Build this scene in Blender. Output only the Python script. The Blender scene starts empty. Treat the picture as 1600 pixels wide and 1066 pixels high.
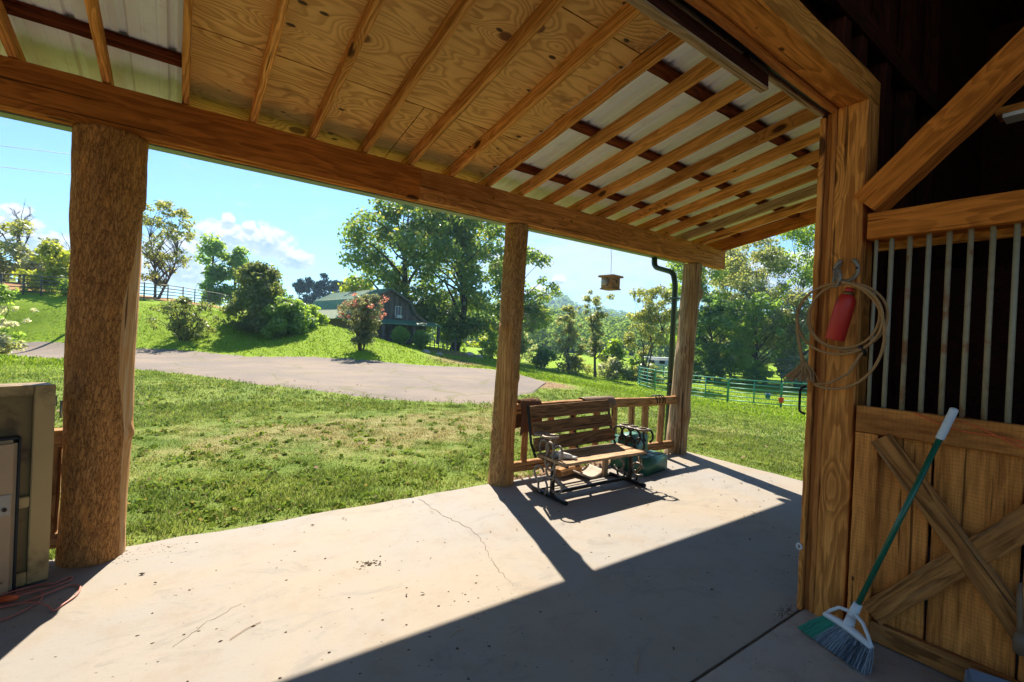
import bpy, bmesh, math, random
import numpy as np
from mathutils import Vector, Matrix, noise as mnoise

random.seed(7)
rng = np.random.default_rng(7)
scene = bpy.context.scene
C = scene.collection

# ------------------------------------------------------------------ camera
cam_d = bpy.data.cameras.new('camera')
cam = bpy.data.objects.new('camera', cam_d)
C.objects.link(cam)
cam_d.sensor_width = 36.0
cam_d.lens = 16.377
cam_d.clip_start = 0.05
cam_d.clip_end = 5000
RGT = Vector((0.81251604, -0.58113048, 0.04588079))
DWN = Vector((0.03459112, -0.03050283, -0.99893595))
FWD = Vector((0.58191162, 0.81323855, -0.00468208))
M = Matrix((RGT, -DWN, -FWD)).transposed().to_4x4()
M.translation = Vector((0, 0, 1.5))
cam.matrix_world = M
scene.camera = cam

# ------------------------------------------------------------------ sky and sun
SUN_EL = math.radians(47.5)
SUN_AZ = math.atan2(0.941, 0.338)            # measured from +X
SUN = Vector((math.cos(SUN_EL) * math.cos(SUN_AZ), math.cos(SUN_EL) * math.sin(SUN_AZ), math.sin(SUN_EL)))
sun_d = bpy.data.lights.new('sun', 'SUN')
sun_d.energy = 2.05
sun_d.angle = math.radians(0.53)
sun_d.color = (1.0, 0.90, 0.76)
sun = bpy.data.objects.new('sun', sun_d)
sun.rotation_euler = SUN.to_track_quat('Z', 'Y').to_euler()
C.objects.link(sun)

scene.view_settings.view_transform = 'Standard'
scene.view_settings.look = 'None'
scene.view_settings.exposure = 2.78
scene.view_settings.gamma = 1.0
scene.view_settings.use_curve_mapping = False
scene.render.engine = 'CYCLES'
cy = scene.cycles
cy.max_bounces = 12
cy.diffuse_bounces = 10
cy.transmission_bounces = 4
cy.glossy_bounces = 3
cy.transparent_max_bounces = 6
cy.use_denoising = True
cy.sample_clamp_indirect = 12.0
cy.caustics_reflective = False
cy.caustics_refractive = False


class Nodes:
    """tiny wrapper that adds nodes and links sockets"""
    def __init__(self, tree):
        self.t = tree
    def n(self, kind, ins=None, **props):
        nd = self.t.nodes.new(kind)
        for k, v in props.items():
            setattr(nd, k, v)
        for k, v in (ins or {}).items():
            s = nd.inputs[k]
            if isinstance(v, bpy.types.NodeSocket):
                self.t.links.new(v, s)
            elif isinstance(v, bpy.types.Node):
                self.t.links.new(v.outputs[0], s)
            else:
                s.default_value = v
        return nd
    def m(self, op, a, b=0.0, c=None, clamp=False):
        ins = {0: a, 1: b}
        if c is not None:
            ins[2] = c
        return self.n('ShaderNodeMath', ins, operation=op, use_clamp=clamp).outputs[0]
    def vm(self, op, a, b=(0, 0, 0)):
        nd = self.n('ShaderNodeVectorMath', {0: a, 1: b}, operation=op)
        return nd.outputs['Value'] if op in ('LENGTH', 'DISTANCE', 'DOT_PRODUCT') else nd.outputs[0]
    def mix(self, f, a, b, blend='MIX'):
        nd = self.n('ShaderNodeMix', data_type='RGBA', blend_type=blend)
        for i, v in ((0, f), (6, a), (7, b)):
            if isinstance(v, bpy.types.NodeSocket):
                self.t.links.new(v, nd.inputs[i])
            else:
                nd.inputs[i].default_value = (*v, 1) if isinstance(v, tuple) and len(v) == 3 else v
        return nd.outputs[2]
    def noise(self, vec, scale, detail=3.0, rough=0.55, dist=0.0):
        ins = {'Scale': scale, 'Detail': detail, 'Roughness': rough, 'Distortion': dist}
        if vec is not None:
            ins['Vector'] = vec
        return self.n('ShaderNodeTexNoise', ins).outputs[0]
    def ramp(self, f, stops, interp='LINEAR'):
        nd = self.n('ShaderNodeValToRGB', {0: f})
        cr = nd.color_ramp
        cr.interpolation = interp
        while len(cr.elements) < len(stops):
            cr.elements.new(0.5)
        for e, (p, c) in zip(cr.elements, stops):
            e.position = p
            e.color = (*c, 1) if len(c) == 3 else c
        return nd.outputs[0]
    def step(self, x, a, b):
        return self.n('ShaderNodeMapRange', {0: x, 1: a, 2: b, 3: 0.0, 4: 1.0}, interpolation_type='SMOOTHSTEP').outputs[0]
    def scale3(self, v, s):
        return self.vm('MULTIPLY', v, s)


world = bpy.data.worlds.new('World')
scene.world = world
world.use_nodes = True
W = Nodes(world.node_tree)
world.node_tree.nodes.clear()
sky = W.n('ShaderNodeTexSky', sky_type='NISHITA', sun_disc=False)
sky.sun_elevation = SUN_EL
sky.sun_rotation = math.pi / 2 - SUN_AZ
sky.altitude = 500
sky.air_density = 1.0
sky.dust_density = 0.5
sky.ozone_density = 1.6
skyc = W.mix(1.0, sky.outputs[0], (0.335, 0.49, 0.575), 'MULTIPLY')
tc = W.n('ShaderNodeTexCoord').outputs['Generated']
sp = W.n('ShaderNodeSeparateXYZ', {0: tc})
el = W.m('MULTIPLY', W.m('ARCSINE', sp.outputs[2]), 57.2958)
az = W.m('MULTIPLY', W.m('ARCTAN2', sp.outputs[1], sp.outputs[0]), 57.2958)
CUMULUS = [(86.8, 8.9, 3.4, 2.4), (82.7, 9.3, 3.2, 2.3), (79.7, 7.6, 2.3, 1.3), (86.2, 10.9, 0.8, 0.8), (84.2, 10.6, 0.9, 0.8),
           (101.3, 7.2, 1.9, 2.3), (99.0, 5.9, 2.2, 1.8), (90.5, 6.0, 3.6, 2.9), (95.0, 5.0, 4.0, 2.0), (51.7, 5.8, 1.7, 1.3),
           (48.9, 7.5, 1.0, 0.9), (114.0, 9.0, 5.0, 3.0), (24.0, 8.0, 6.0, 3.0), (128.0, 12.0, 7.0, 3.5), (5.0, 11.0, 7.0, 3.0)]
def cloud_mask(elv):
    out = None
    for a0, e0, sa, se in CUMULUS:
        da = W.m('MULTIPLY', W.m('SUBTRACT', az, a0), 1.0 / sa)
        de = W.m('MULTIPLY', W.m('SUBTRACT', elv, e0), 1.0 / se)
        r = W.m('ADD', W.m('MULTIPLY', da, da), W.m('MULTIPLY', de, de))
        v = W.m('SUBTRACT', 1.0, r)
        out = v if out is None else W.m('MAXIMUM', out, v)
    return W.m('MAXIMUM', out, -1.0)
def cloud_density(elv):
    vec = W.n('ShaderNodeCombineXYZ', {0: az, 1: W.m('MULTIPLY', elv, 1.25), 2: 3.7}).outputs[0]
    nz = W.noise(vec, 0.62, 7.0, 0.62, 0.3)
    nb = W.noise(vec, 2.1, 4.0, 0.6, 0.2)
    return W.m('ADD', cloud_mask(elv), W.m('ADD', W.m('MULTIPLY', W.m('SUBTRACT', nz, 0.5), 2.3), W.m('MULTIPLY', W.m('SUBTRACT', nb, 0.5), 0.7)))
d0 = cloud_density(el)
d1 = cloud_density(W.m('ADD', el, 0.55))
alpha = W.step(d0, 0.12, 0.5)
lit = W.m('ADD', W.step(W.m('SUBTRACT', d0, d1), -0.15, 0.55), W.m('SUBTRACT', 0.75, W.m('MULTIPLY', d0, 0.55)), clamp=True)
cum = W.mix(lit, (0.85, 1.4, 2.0), (3.2, 3.2, 3.1))
# thin high cloud, streaky
vec2 = W.n('ShaderNodeCombineXYZ', {0: W.m('MULTIPLY', az, 0.55), 1: W.m('MULTIPLY', el, 1.6), 2: 9.1}).outputs[0]
nz2 = W.noise(vec2, 0.55, 6.0, 0.6, 0.5)
fa = W.m('MULTIPLY', W.m('SUBTRACT', az, 44.5), 1 / 17.0)
fe = W.m('MULTIPLY', W.m('SUBTRACT', el, 9.5), 1 / 5.6)
sheet = W.m('SUBTRACT', 1.0, W.m('ADD', W.m('MULTIPLY', fa, fa), W.m('MULTIPLY', fe, fe)))
sheet = W.m('ADD', W.m('MAXIMUM', sheet, -0.25), W.m('MULTIPLY', W.m('SUBTRACT', nz2, 0.5), 2.4))
thin = W.m('MULTIPLY', W.step(sheet, -0.15, 0.95), 0.9)
col = W.mix(thin, skyc, (2.45, 2.65, 2.75))
col = W.mix(alpha, col, cum)
bg = W.n('ShaderNodeBackground', {0: col, 1: 0.0505})
wo = W.n('ShaderNodeOutputWorld', {0: bg.outputs[0]})


# ------------------------------------------------------------------ object helpers
def wmat(o):
    m = o.matrix_basis.copy()
    if o.parent:
        m = wmat(o.parent) @ o.matrix_parent_inverse @ m
    return m

def setpar(o, parent):
    o.parent = parent
    o.matrix_parent_inverse = wmat(parent).inverted()

def thing(name, label, cat, loc=(0, 0, 0), group=None, kind=None):
    o = bpy.data.objects.new(name, None)
    o.empty_display_size = 0.1
    C.objects.link(o)
    o.location = loc
    o['label'] = label
    o['category'] = cat
    if group:
        o['group'] = group
    if kind:
        o['kind'] = kind
    return o

def tag(o, label=None, cat=None, group=None, kind=None):
    if label: o['label'] = label
    if cat: o['category'] = cat
    if group: o['group'] = group
    if kind: o['kind'] = kind
    return o

def link(name, me, mat, parent=None, smooth=False, mtx=None):
    o = bpy.data.objects.new(name, me)
    if mat is not None and not me.materials:
        for m_ in (mat if isinstance(mat, (list, tuple)) else [mat]):
            me.materials.append(m_)
    if smooth:
        me.polygons.foreach_set('use_smooth', [True] * len(me.polygons))
    C.objects.link(o)
    if mtx is not None:
        o.matrix_basis = mtx
    if parent is not None:
        setpar(o, parent)
    return o

def fast_mesh(name, verts, faces):
    """verts (N,3), faces (M,k) numpy arrays"""
    me = bpy.data.meshes.new(name)
    verts = np.asarray(verts, np.float32)
    faces = np.asarray(faces, np.int32)
    k = faces.shape[1]
    me.vertices.add(len(verts))
    me.vertices.foreach_set('co', verts.ravel())
    me.loops.add(faces.size)
    me.loops.foreach_set('vertex_index', faces.ravel())
    me.polygons.add(len(faces))
    me.polygons.foreach_set('loop_start', np.arange(0, faces.size, k, dtype=np.int32))
    me.update(calc_edges=True)
    return me

class MB:
    def __init__(self):
        self.v = []
        self.f = []
    def add(self, vs, fs):
        b = len(self.v)
        self.v += [tuple(x) for x in vs]
        self.f += [tuple(i + b for i in f) for f in fs]
    def box(self, c, s, rot=None, bev=0.0):
        c = Vector(c)
        R = rot if rot is not None else Matrix.Identity(3)
        hx, hy, hz = s[0] / 2, s[1] / 2, s[2] / 2
        if bev <= 0:
            vs = [c + R @ Vector((x * hx, y * hy, z * hz)) for x in (-1, 1) for y in (-1, 1) for z in (-1, 1)]
            self.add(vs, [(0, 1, 3, 2), (4, 6, 7, 5), (0, 4, 5, 1), (2, 3, 7, 6), (0, 2, 6, 4), (1, 5, 7, 3)])
        else:
            bm = bmesh.new()
            bmesh.ops.create_cube(bm, size=1.0)
            bmesh.ops.scale(bm, vec=(s[0], s[1], s[2]), verts=bm.verts)
            bmesh.ops.bevel(bm, geom=list(bm.edges), offset=min(bev, min(s) * 0.45), segments=2, affect='EDGES')
            bm.verts.index_update()
            vs = [c + R @ v.co for v in bm.verts]
            self.add(vs, [[v.index for v in f.verts] for f in bm.faces])
            bm.free()
        return self
    def tube(self, pts, rad, n=8, closed=False, caps=True, flat=None):
        pts = [Vector(p) for p in pts]
        m_ = len(pts)
        if not hasattr(rad, '__len__'):
            rad = [rad] * m_
        up = None
        rings = []
        for i, p in enumerate(pts):
            if closed:
                t = (pts[(i + 1) % m_] - pts[i - 1])
            else:
                t = pts[min(i + 1, m_ - 1)] - pts[max(i - 1, 0)]
            t.normalize()
            if up is None:
                up = Vector((0, 0, 1)) if abs(t.z) < 0.9 else Vector((1, 0, 0))
            a = up - t * up.dot(t)
            if a.length < 1e-4:
                a = t.orthogonal()
            a.normalize()
            up = a
            b = t.cross(a)
            sx, sy = (1, 1) if flat is None else flat
            rings.append([p + (a * math.cos(k * 2 * math.pi / n) * sx + b * math.sin(k * 2 * math.pi / n) * sy) * rad[i] for k in range(n)])
        vs = [v for r in rings for v in r]
        fs = []
        for i in range(m_ if closed else m_ - 1):
            j = (i + 1) % m_
            for k in range(n):
                l = (k + 1) % n
                fs.append((i * n + k, i * n + l, j * n + l, j * n + k))
        if caps and not closed:
            fs.append(tuple(range(n))[::-1])
            fs.append(tuple((m_ - 1) * n + k for k in range(n)))
        self.add(vs, fs)
        return self
    def lathe(self, prof, c=(0, 0, 0), n=20, rot=None):
        c = Vector(c)
        R = rot if rot is not None else Matrix.Identity(3)
        vs, fs = [], []
        for r, z in prof:
            for k in range(n):
                a = 2 * math.pi * k / n
                vs.append(c + R @ Vector((r * math.cos(a), r * math.sin(a), z)))
        for i in range(len(prof) - 1):
            for k in range(n):
                l = (k + 1) % n
                fs.append((i * n + k, i * n + l, (i + 1) * n + l, (i + 1) * n + k))
        fs.append(tuple(range(n))[::-1])
        fs.append(tuple((len(prof) - 1) * n + k for k in range(n)))
        self.add(vs, fs)
        return self
    def mesh(self, name):
        me = bpy.data.meshes.new(name)
        me.from_pydata(self.v, [], self.f)
        me.validate()
        return me
    def build(self, name, mat, parent=None, smooth=False, mtx=None):
        return link(name, self.mesh(name), mat, parent, smooth, mtx)

def frame(p0, p1, up=(0, 0, 1)):
    """matrix with X from p0 to p1, Z close to up, origin in the middle"""
    p0, p1, up = Vector(p0), Vector(p1), Vector(up)
    x = (p1 - p0).normalized()
    z = up - x * up.dot(x)
    z.normalize()
    y = z.cross(x)
    m_ = Matrix((x, y, z)).transposed().to_4x4()
    m_.translation = (p0 + p1) / 2
    return m_

def plank_mesh(name, L, w, t, seg=8, wob=0.0015, bev=0.004, seed=0, skew0=0.0, skew1=0.0):
    """board along local X; w along Y, t along Z; skew moves the end face per unit Y (mitre)"""
    r = random.Random(seed)
    hw, ht = w / 2, t / 2
    b = min(bev, hw * 0.4, ht * 0.4)
    prof = [(-hw + b, -ht), (hw - b, -ht), (hw, -ht + b), (hw, ht - b), (hw - b, ht), (-hw + b, ht), (-hw, ht - b), (-hw, -ht + b)]
    mb = MB()
    vs, fs = [], []
    for i in range(seg + 1):
        x = -L / 2 + L * i / seg
        dy, dz = r.uniform(-wob, wob), r.uniform(-wob, wob)
        for (y, z) in prof:
            xx = x
            if i == 0: xx += skew0 * y
            if i == seg: xx += skew1 * y
            vs.append((xx, y + dy + r.uniform(-wob, wob) * 0.5, z + dz + r.uniform(-wob, wob) * 0.5))
    for i in range(seg):
        for k in range(8):
            l = (k + 1) % 8
            fs.append((i * 8 + k, (i + 1) * 8 + k, (i + 1) * 8 + l, i * 8 + l))
    fs.append(tuple(range(8)))
    fs.append(tuple(seg * 8 + k for k in range(8))[::-1])
    mb.add(vs, fs)
    return mb.mesh(name)

_pc = {}
def plank(name, p0, p1, w, t, mat, parent=None, up=(0, 0, 1), seg=8, wob=0.0015, bev=0.004, share=None, skew0=0.0, skew1=0.0):
    L = (Vector(p1) - Vector(p0)).length
    key = (share, round(L, 3), round(w, 4), round(t, 4)) if share else None
    if key and key in _pc:
        me = _pc[key]
    else:
        me = plank_mesh(name, L, w, t, seg, wob, bev, hash((name, round(L, 3), round(p0[0], 2))) % 9999 if False else random.randint(0, 9999), skew0, skew1)
        if key:
            _pc[key] = me
    return link(name, me, mat, parent, False, frame(p0, p1, up))

def clone(root, loc=None, rotz=None, label=None, group=None):
    """copy a thing with its parts and their sub-parts"""
    def rec(o, par):
        c = o.copy()
        C.objects.link(c)
        if par is not None:
            c.parent = par
        for ch in [x for x in bpy.data.objects if x.parent == o]:
            rec(ch, c)
        return c
    r = rec(root, None)
    if loc is not None: r.location = loc
    if rotz is not None: r.rotation_euler = (0, 0, rotz)
    if label: r['label'] = label
    if group: r['group'] = group
    return r

# ------------------------------------------------------------------ materials
def new_mat(name):
    m_ = bpy.data.materials.new(name)
    m_.use_nodes = True
    m_.node_tree.nodes.clear()
    return m_, Nodes(m_.node_tree)

def finish(N, color, rough=0.7, bump=None, bump_d=0.004, metal=0.0, spec=0.4, strength=0.6):
    ins = {'Base Color': color if isinstance(color, bpy.types.NodeSocket) else (*color, 1), 'Roughness': rough, 'Metallic': metal, 'Specular IOR Level': spec}
    b = N.n('ShaderNodeBsdfPrincipled', ins)
    if bump is not None:
        bp = N.n('ShaderNodeBump', {'Height': bump, 'Strength': strength, 'Distance': bump_d})
        N.t.links.new(bp.outputs[0], b.inputs['Normal'])
    N.n('ShaderNodeOutputMaterial', {0: b.outputs[0]})
    return b

def obj_coord(N):
    tc_ = N.n('ShaderNodeTexCoord').outputs['Object']
    rnd = N.n('ShaderNodeObjectInfo').outputs['Random']
    off = N.n('ShaderNodeCombineXYZ', {0: N.m('MULTIPLY', rnd, 61.3), 1: N.m('MULTIPLY', rnd, 37.7), 2: N.m('MULTIPLY', rnd, 83.1)}).outputs[0]
    return tc_, N.vm('ADD', tc_, off), rnd

def wood(name, dark, light, knot=(0.045, 0.018, 0.009), freq=42.0, knots=1.0, rough=0.82, stain=None, vary=0.3, saw=0.0, contrast=1.0, weather=0.0, spec=0.16, warm=(1.15, 0.82, 0.54), checks=1.0, figure=1.0):
    """board sawn along local X: grain, knots, fine fibres, dirt"""
    m_, N = new_mat(name)
    loc, p, rnd = obj_coord(N)
    warp = N.noise(N.scale3(p, (1.1, 7.0, 7.0)), 1.0, 3.0, 0.5)
    kn = N.n('ShaderNodeTexVoronoi', {'Vector': N.scale3(p, (2.3, 5.0, 5.0)), 'Scale': 1.0}, feature='F1')
    ksel = N.m('GREATER_THAN', N.n('ShaderNodeSeparateColor', {0: kn.outputs['Color']}).outputs[0], 1.0 - 0.42 * knots)
    kd = kn.outputs['Distance']
    knear = N.m('MULTIPLY', N.m('SUBTRACT', 1.0, N.step(kd, 0.05, 0.5)), ksel)
    kcore = N.m('MULTIPLY', N.m('SUBTRACT', 1.0, N.step(kd, 0.10, 0.17)), ksel)
    sy = N.n('ShaderNodeSeparateXYZ', {0: loc})
    rad = N.vm('LENGTH', N.n('ShaderNodeCombineXYZ', {0: N.m('ADD', sy.outputs[1], N.m('SUBTRACT', N.m('MULTIPLY', rnd, 0.16), 0.08)), 1: N.m('ADD', sy.outputs[2], 0.05)}).outputs[0])
    ph = N.m('ADD', N.m('MULTIPLY', rad, freq), N.m('MULTIPLY', warp, 7.5))
    ph = N.m('ADD', ph, N.m('MULTIPLY', knear, 3.0))
    ring = N.m('FRACT', ph)
    ring = N.m('MULTIPLY', N.step(ring, 0.0, 0.8), N.m('SUBTRACT', 1.0, N.step(ring, 0.86, 1.0)))
    fine = N.noise(N.scale3(p, (5.0, 120.0, 120.0)), 1.0, 3.0, 0.6)
    strk = N.noise(N.scale3(p, (1.3, 34.0, 34.0)), 1.0, 4.0, 0.65)
    blot = N.noise(N.scale3(p, (1.6, 5.5, 5.5)), 1.0, 5.0, 0.68)
    f = N.m('ADD', N.m('MULTIPLY', ring, 0.26 * contrast), N.m('ADD', N.m('MULTIPLY', fine, 0.62), N.m('ADD', N.m('ADD', N.m('MULTIPLY', strk, 0.75 * figure), 0.375 * (1 - figure)), N.m('ADD', N.m('MULTIPLY', blot, 0.75 * figure), 0.375 * (1 - figure)))))
    f = N.m('SUBTRACT', N.m('MULTIPLY', f, 1.35), 0.88, clamp=True)
    col_ = N.ramp(f, [(0.0, light), (0.5, tuple(0.55 * a_ + 0.45 * b_ for a_, b_ in zip(light, dark))), (1.0, tuple(c * 0.72 for c in dark))])
    if weather > 0:
        g = N.step(N.noise(N.scale3(p, (2.0, 14.0, 14.0)), 1.0, 4.0, 0.65), 0.62 - weather * 0.3, 0.8)
        col_ = N.mix(N.m('MULTIPLY', g, 0.85), col_, (0.30, 0.255, 0.20))
    if stain is not None:
        s = N.step(N.noise(N.scale3(p, (1.3, 3.0, 3.0)), 1.0, 5.0, 0.65), 0.52, 0.72)
        col_ = N.mix(N.m('MULTIPLY', s, 0.75), col_, stain)
    col_ = N.mix(N.m('MULTIPLY', knear, 0.28), col_, tuple(c * 0.7 for c in dark))
    col_ = N.mix(N.m('MULTIPLY', kcore, 0.9), col_, knot)
    pk = N.n('ShaderNodeTexVoronoi', {'Vector': N.scale3(p, (7.0, 13.0, 13.0)), 'Scale': 1.0}, feature='F1')
    pks = N.m('GREATER_THAN', N.n('ShaderNodeSeparateColor', {0: pk.outputs['Color']}).outputs[1], 0.86)
    col_ = N.mix(N.m('MULTIPLY', N.m('MULTIPLY', N.m('SUBTRACT', 1.0, N.step(pk.outputs['Distance'], 0.10, 0.17)), pks), 0.85), col_, knot)
    # drying cracks
    crack = N.step(N.noise(N.scale3(p, (1.1, 60.0, 60.0)), 1.0, 1.5, 0.4), 0.67, 0.72)
    col_ = N.mix(N.m('MULTIPLY', crack, 0.7 * checks), col_, tuple(c * 0.4 for c in knot))
    v = N.m('ADD', 1.0 - vary / 2, N.m('MULTIPLY', rnd, vary))
    col_ = N.mix(1.0, col_, N.n('ShaderNodeCombineColor', {0: N.m('MULTIPLY', v, warm[0]), 1: N.m('MULTIPLY', v, warm[1]), 2: N.m('MULTIPLY', v, warm[2])}).outputs[0], 'MULTIPLY')
    h = N.m('SUBTRACT', N.m('ADD', N.m('MULTIPLY', fine, 0.5), N.m('MULTIPLY', ring, 0.25)), N.m('ADD', N.m('MULTIPLY', crack, 0.9), N.m('MULTIPLY', kcore, 0.3)))
    if saw > 0:
        arc = N.n('ShaderNodeTexWave', {'Vector': N.scale3(p, (1, 0.25, 0.25)), 'Scale': 17.0, 'Distortion': 6.0, 'Detail': 2.0}, wave_type='BANDS', bands_direction='X').outputs[1]
        h = N.m('ADD', h, N.m('MULTIPLY', arc, saw))
        col_ = N.mix(N.m('MULTIPLY', N.step(arc, 0.65, 1.0), saw * 0.55), col_, tuple(c * 0.55 for c in dark))
    finish(N, col_, rough, h, 0.004, spec=spec, strength=0.8)
    return m_

def plain(name, color, rough=0.5, metal=0.0, var=0.15, scale=20.0, bump=0.0, spec=0.4, dirt=None, dirt_t=(0.55, 0.7), dirt_s=7.0):
    m_, N = new_mat(name)
    loc, p, rnd = obj_coord(N)
    nz = N.noise(p, scale, 4.0, 0.6)
    c1 = tuple(c * (1 - var) for c in color)
    c2 = tuple(min(1, c * (1 + var)) for c in color)
    col_ = N.mix(nz, c1, c2)
    if dirt is not None:
        col_ = N.mix(N.step(N.noise(p, dirt_s, 5.0, 0.65), *dirt_t), col_, dirt)
    finish(N, col_, rough, nz if bump > 0 else None, bump, metal, spec)
    return m_

M_RAFTER = wood('rafter_pine', (0.50, 0.28, 0.095), (0.80, 0.54, 0.25), freq=38, knots=0.75, stain=(0.30, 0.155, 0.055), vary=0.35)
M_BEAM = wood('beam_pine', (0.40, 0.18, 0.05), (0.62, 0.32, 0.105), freq=30, knots=0.85, stain=(0.25, 0.11, 0.04), vary=0.15)
M_BEAM2 = wood('beam_pale', (0.48, 0.28, 0.12), (0.72, 0.48, 0.24), freq=30, knots=1.2, stain=(0.27, 0.14, 0.06), vary=0.1)
M_POST = wood('post_cedar', (0.46, 0.215, 0.065), (0.82, 0.47, 0.165), freq=26, knots=0.9, vary=0.12)
M_HEADER = wood('header_cedar', (0.46, 0.22, 0.05), (0.74, 0.43, 0.13), freq=24, knots=0.9, vary=0.1)
M_STALL = wood('stall_oak', (0.33, 0.14, 0.038), (0.82, 0.45, 0.16), freq=22, knots=0.6, warm=(1.1, .77, .5), stain=(0.19, 0.08, 0.028), rough=0.85, saw=0.30, vary=0.3, contrast=.35)
M_BRACE = wood('brace_oak', (0.20, 0.10, 0.036), (0.52, 0.30, 0.125), freq=34, knots=0.35, rough=0.8, saw=0.12, vary=0.2, weather=0.25)
M_TIMBER = wood('timber_orange', (0.46, 0.17, 0.032), (0.68, 0.30, 0.07), freq=26, knots=0.4, vary=0.12)
M_PURLIN = wood('purlin_red', (0.07, 0.018, 0.008), (0.20, 0.065, 0.022), freq=34, knots=0.3, vary=0.4, weather=0.1)
M_BENCH_D = wood('bench_brown', (0.19, 0.105, 0.048), (0.42, 0.255, 0.125), freq=34, knots=0.3, vary=0.2, rough=0.6, warm=(1.0, .9, .75), figure=.6)
M_BENCH_L = wood('bench_seat', (0.32, 0.215, 0.13), (0.56, 0.40, 0.25), freq=30, knots=0.2, vary=0.15, rough=0.6, warm=(1.0, .94, .84), figure=.6)
M_RAIL = wood('rail_log', (0.29, 0.16, 0.07), (0.62, 0.41, 0.21), freq=26, knots=0.4, vary=0.2, weather=0.35, rough=0.85, warm=(1.04, .92, .78))
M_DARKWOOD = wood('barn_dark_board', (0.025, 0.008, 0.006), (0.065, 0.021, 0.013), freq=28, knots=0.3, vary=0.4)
M_GREYWOOD = wood('grey_board', (0.10, 0.088, 0.08), (0.26, 0.225, 0.205), freq=30, knots=0.3, vary=0.5, rough=0.9, warm=(1.0, .97, .93))
M_JAMB = wood('jamb_rough', (0.32, 0.14, 0.045), (0.62, 0.33, 0.12), freq=40, knots=0.3, vary=0.15, rough=0.85, checks=.1, figure=.35, contrast=.4)

M_JAMB2 = wood('jamb_split', (0.22, 0.09, 0.03), (0.48, 0.24, 0.085), freq=40, knots=0.2, vary=0.1, rough=0.85, checks=.1, figure=.35, contrast=.4)

def plywood():
    m_, N = new_mat('plywood_veneer')
    loc, p, rnd = obj_coord(N)
    # rotary cut veneer: contour lines of a soft noise give cathedral swirls
    psc = N.n('ShaderNodeCombineXYZ', {0: N.m('ADD', 0.55, N.m('MULTIPLY', rnd, 0.8)), 1: N.m('ADD', 2.8, N.m('MULTIPLY', rnd, 1.8)), 2: 1.0}).outputs[0]
    base = N.noise(N.vm('MULTIPLY', p, psc), 1.0, 2.4, 0.40, 0.3)
    kn = N.n('ShaderNodeTexVoronoi', {'Vector': N.scale3(p, (2.6, 3.6, 0.5)), 'Scale': 1.0}, feature='F1')
    ksel = N.m('GREATER_THAN', N.n('ShaderNodeSeparateColor', {0: kn.outputs['Color']}).outputs[0], 0.55)
    kd = kn.outputs['Distance']
    knear = N.m('MULTIPLY', N.m('SUBTRACT', 1.0, N.step(kd, 0.0, 0.55)), ksel)
    kcore = N.m('MULTIPLY', N.m('SUBTRACT', 1.0, N.step(kd, 0.125, 0.17)), ksel)
    kn2 = N.n('ShaderNodeTexVoronoi', {'Vector': N.scale3(p, (6.0, 12.0, 0.5)), 'Scale': 1.0}, feature='F1')
    ks2 = N.m('GREATER_THAN', N.n('ShaderNodeSeparateColor', {0: kn2.outputs['Color']}).outputs[1], 0.70)
    k2 = N.m('MULTIPLY', N.m('SUBTRACT', 1.0, N.step(kn2.outputs['Distance'], 0.13, 0.2)), ks2)
    ph = N.m('ADD', N.m('MULTIPLY', base, N.m('ADD', 12.0, N.m('MULTIPLY', N.noise(p, 0.9, 2.0, 0.5), 16.0))), N.m('MULTIPLY', knear, 4.5))
    ring = N.m('FRACT', ph)
    ring = N.m('MULTIPLY', N.step(ring, 0.25, 0.85), N.m('SUBTRACT', 1.0, N.step(ring, 0.88, 1.0)))
    fine = N.noise(N.scale3(p, (8.0, 90.0, 20.0)), 1.0, 3.0, 0.6)
    big = N.noise(p, 1.8, 4.0, 0.6)
    f = N.m('ADD', N.m('MULTIPLY', ring, N.m('ADD', 0.15, N.m('MULTIPLY', N.noise(p, 1.6, 2.0, 0.5), 0.55))), N.m('ADD', N.m('MULTIPLY', fine, 0.42), N.m('MULTIPLY', big, 0.62)))
    f = N.m('SUBTRACT', f, 0.2, clamp=True)
    col_ = N.mix(f, (0.93, 0.54, 0.18), (0.40, 0.165, 0.034))
    s = N.step(N.noise(N.scale3(p, (1.5, 2.2, 1)), 1.3, 5.0, 0.65), 0.60, 0.72)
    col_ = N.mix(N.m('MULTIPLY', s, 0.7), col_, (0.27, 0.125, 0.04))
    # greenish damp band along the eave
    gy = N.n('ShaderNodeSeparateXYZ', {0: N.n('ShaderNodeNewGeometry').outputs['Position']}).outputs[1]
    gn = N.m('ADD', gy, N.m('MULTIPLY', N.m('SUBTRACT', N.noise(p, 4.0, 3.0, 0.6), 0.5), 0.12))
    damp = N.m('MULTIPLY', N.step(gn, 3.62, 3.76), N.m('SUBTRACT', 1.0, N.step(gn, 3.80, 3.9)))
    col_ = N.mix(N.m('MULTIPLY', damp, 0.6), col_, (0.13, 0.125, 0.055))
    col_ = N.mix(N.m('MULTIPLY', kcore, 0.9), col_, (0.14, 0.038, 0.014))
    col_ = N.mix(N.m('MULTIPLY', k2, 0.95), col_, (0.035, 0.012, 0.006))
    finish(N, col_, 0.7, N.m('ADD', fine, N.m('MULTIPLY', ring, 0.4)), 0.002)
    return m_
M_PLY = plywood()

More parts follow.
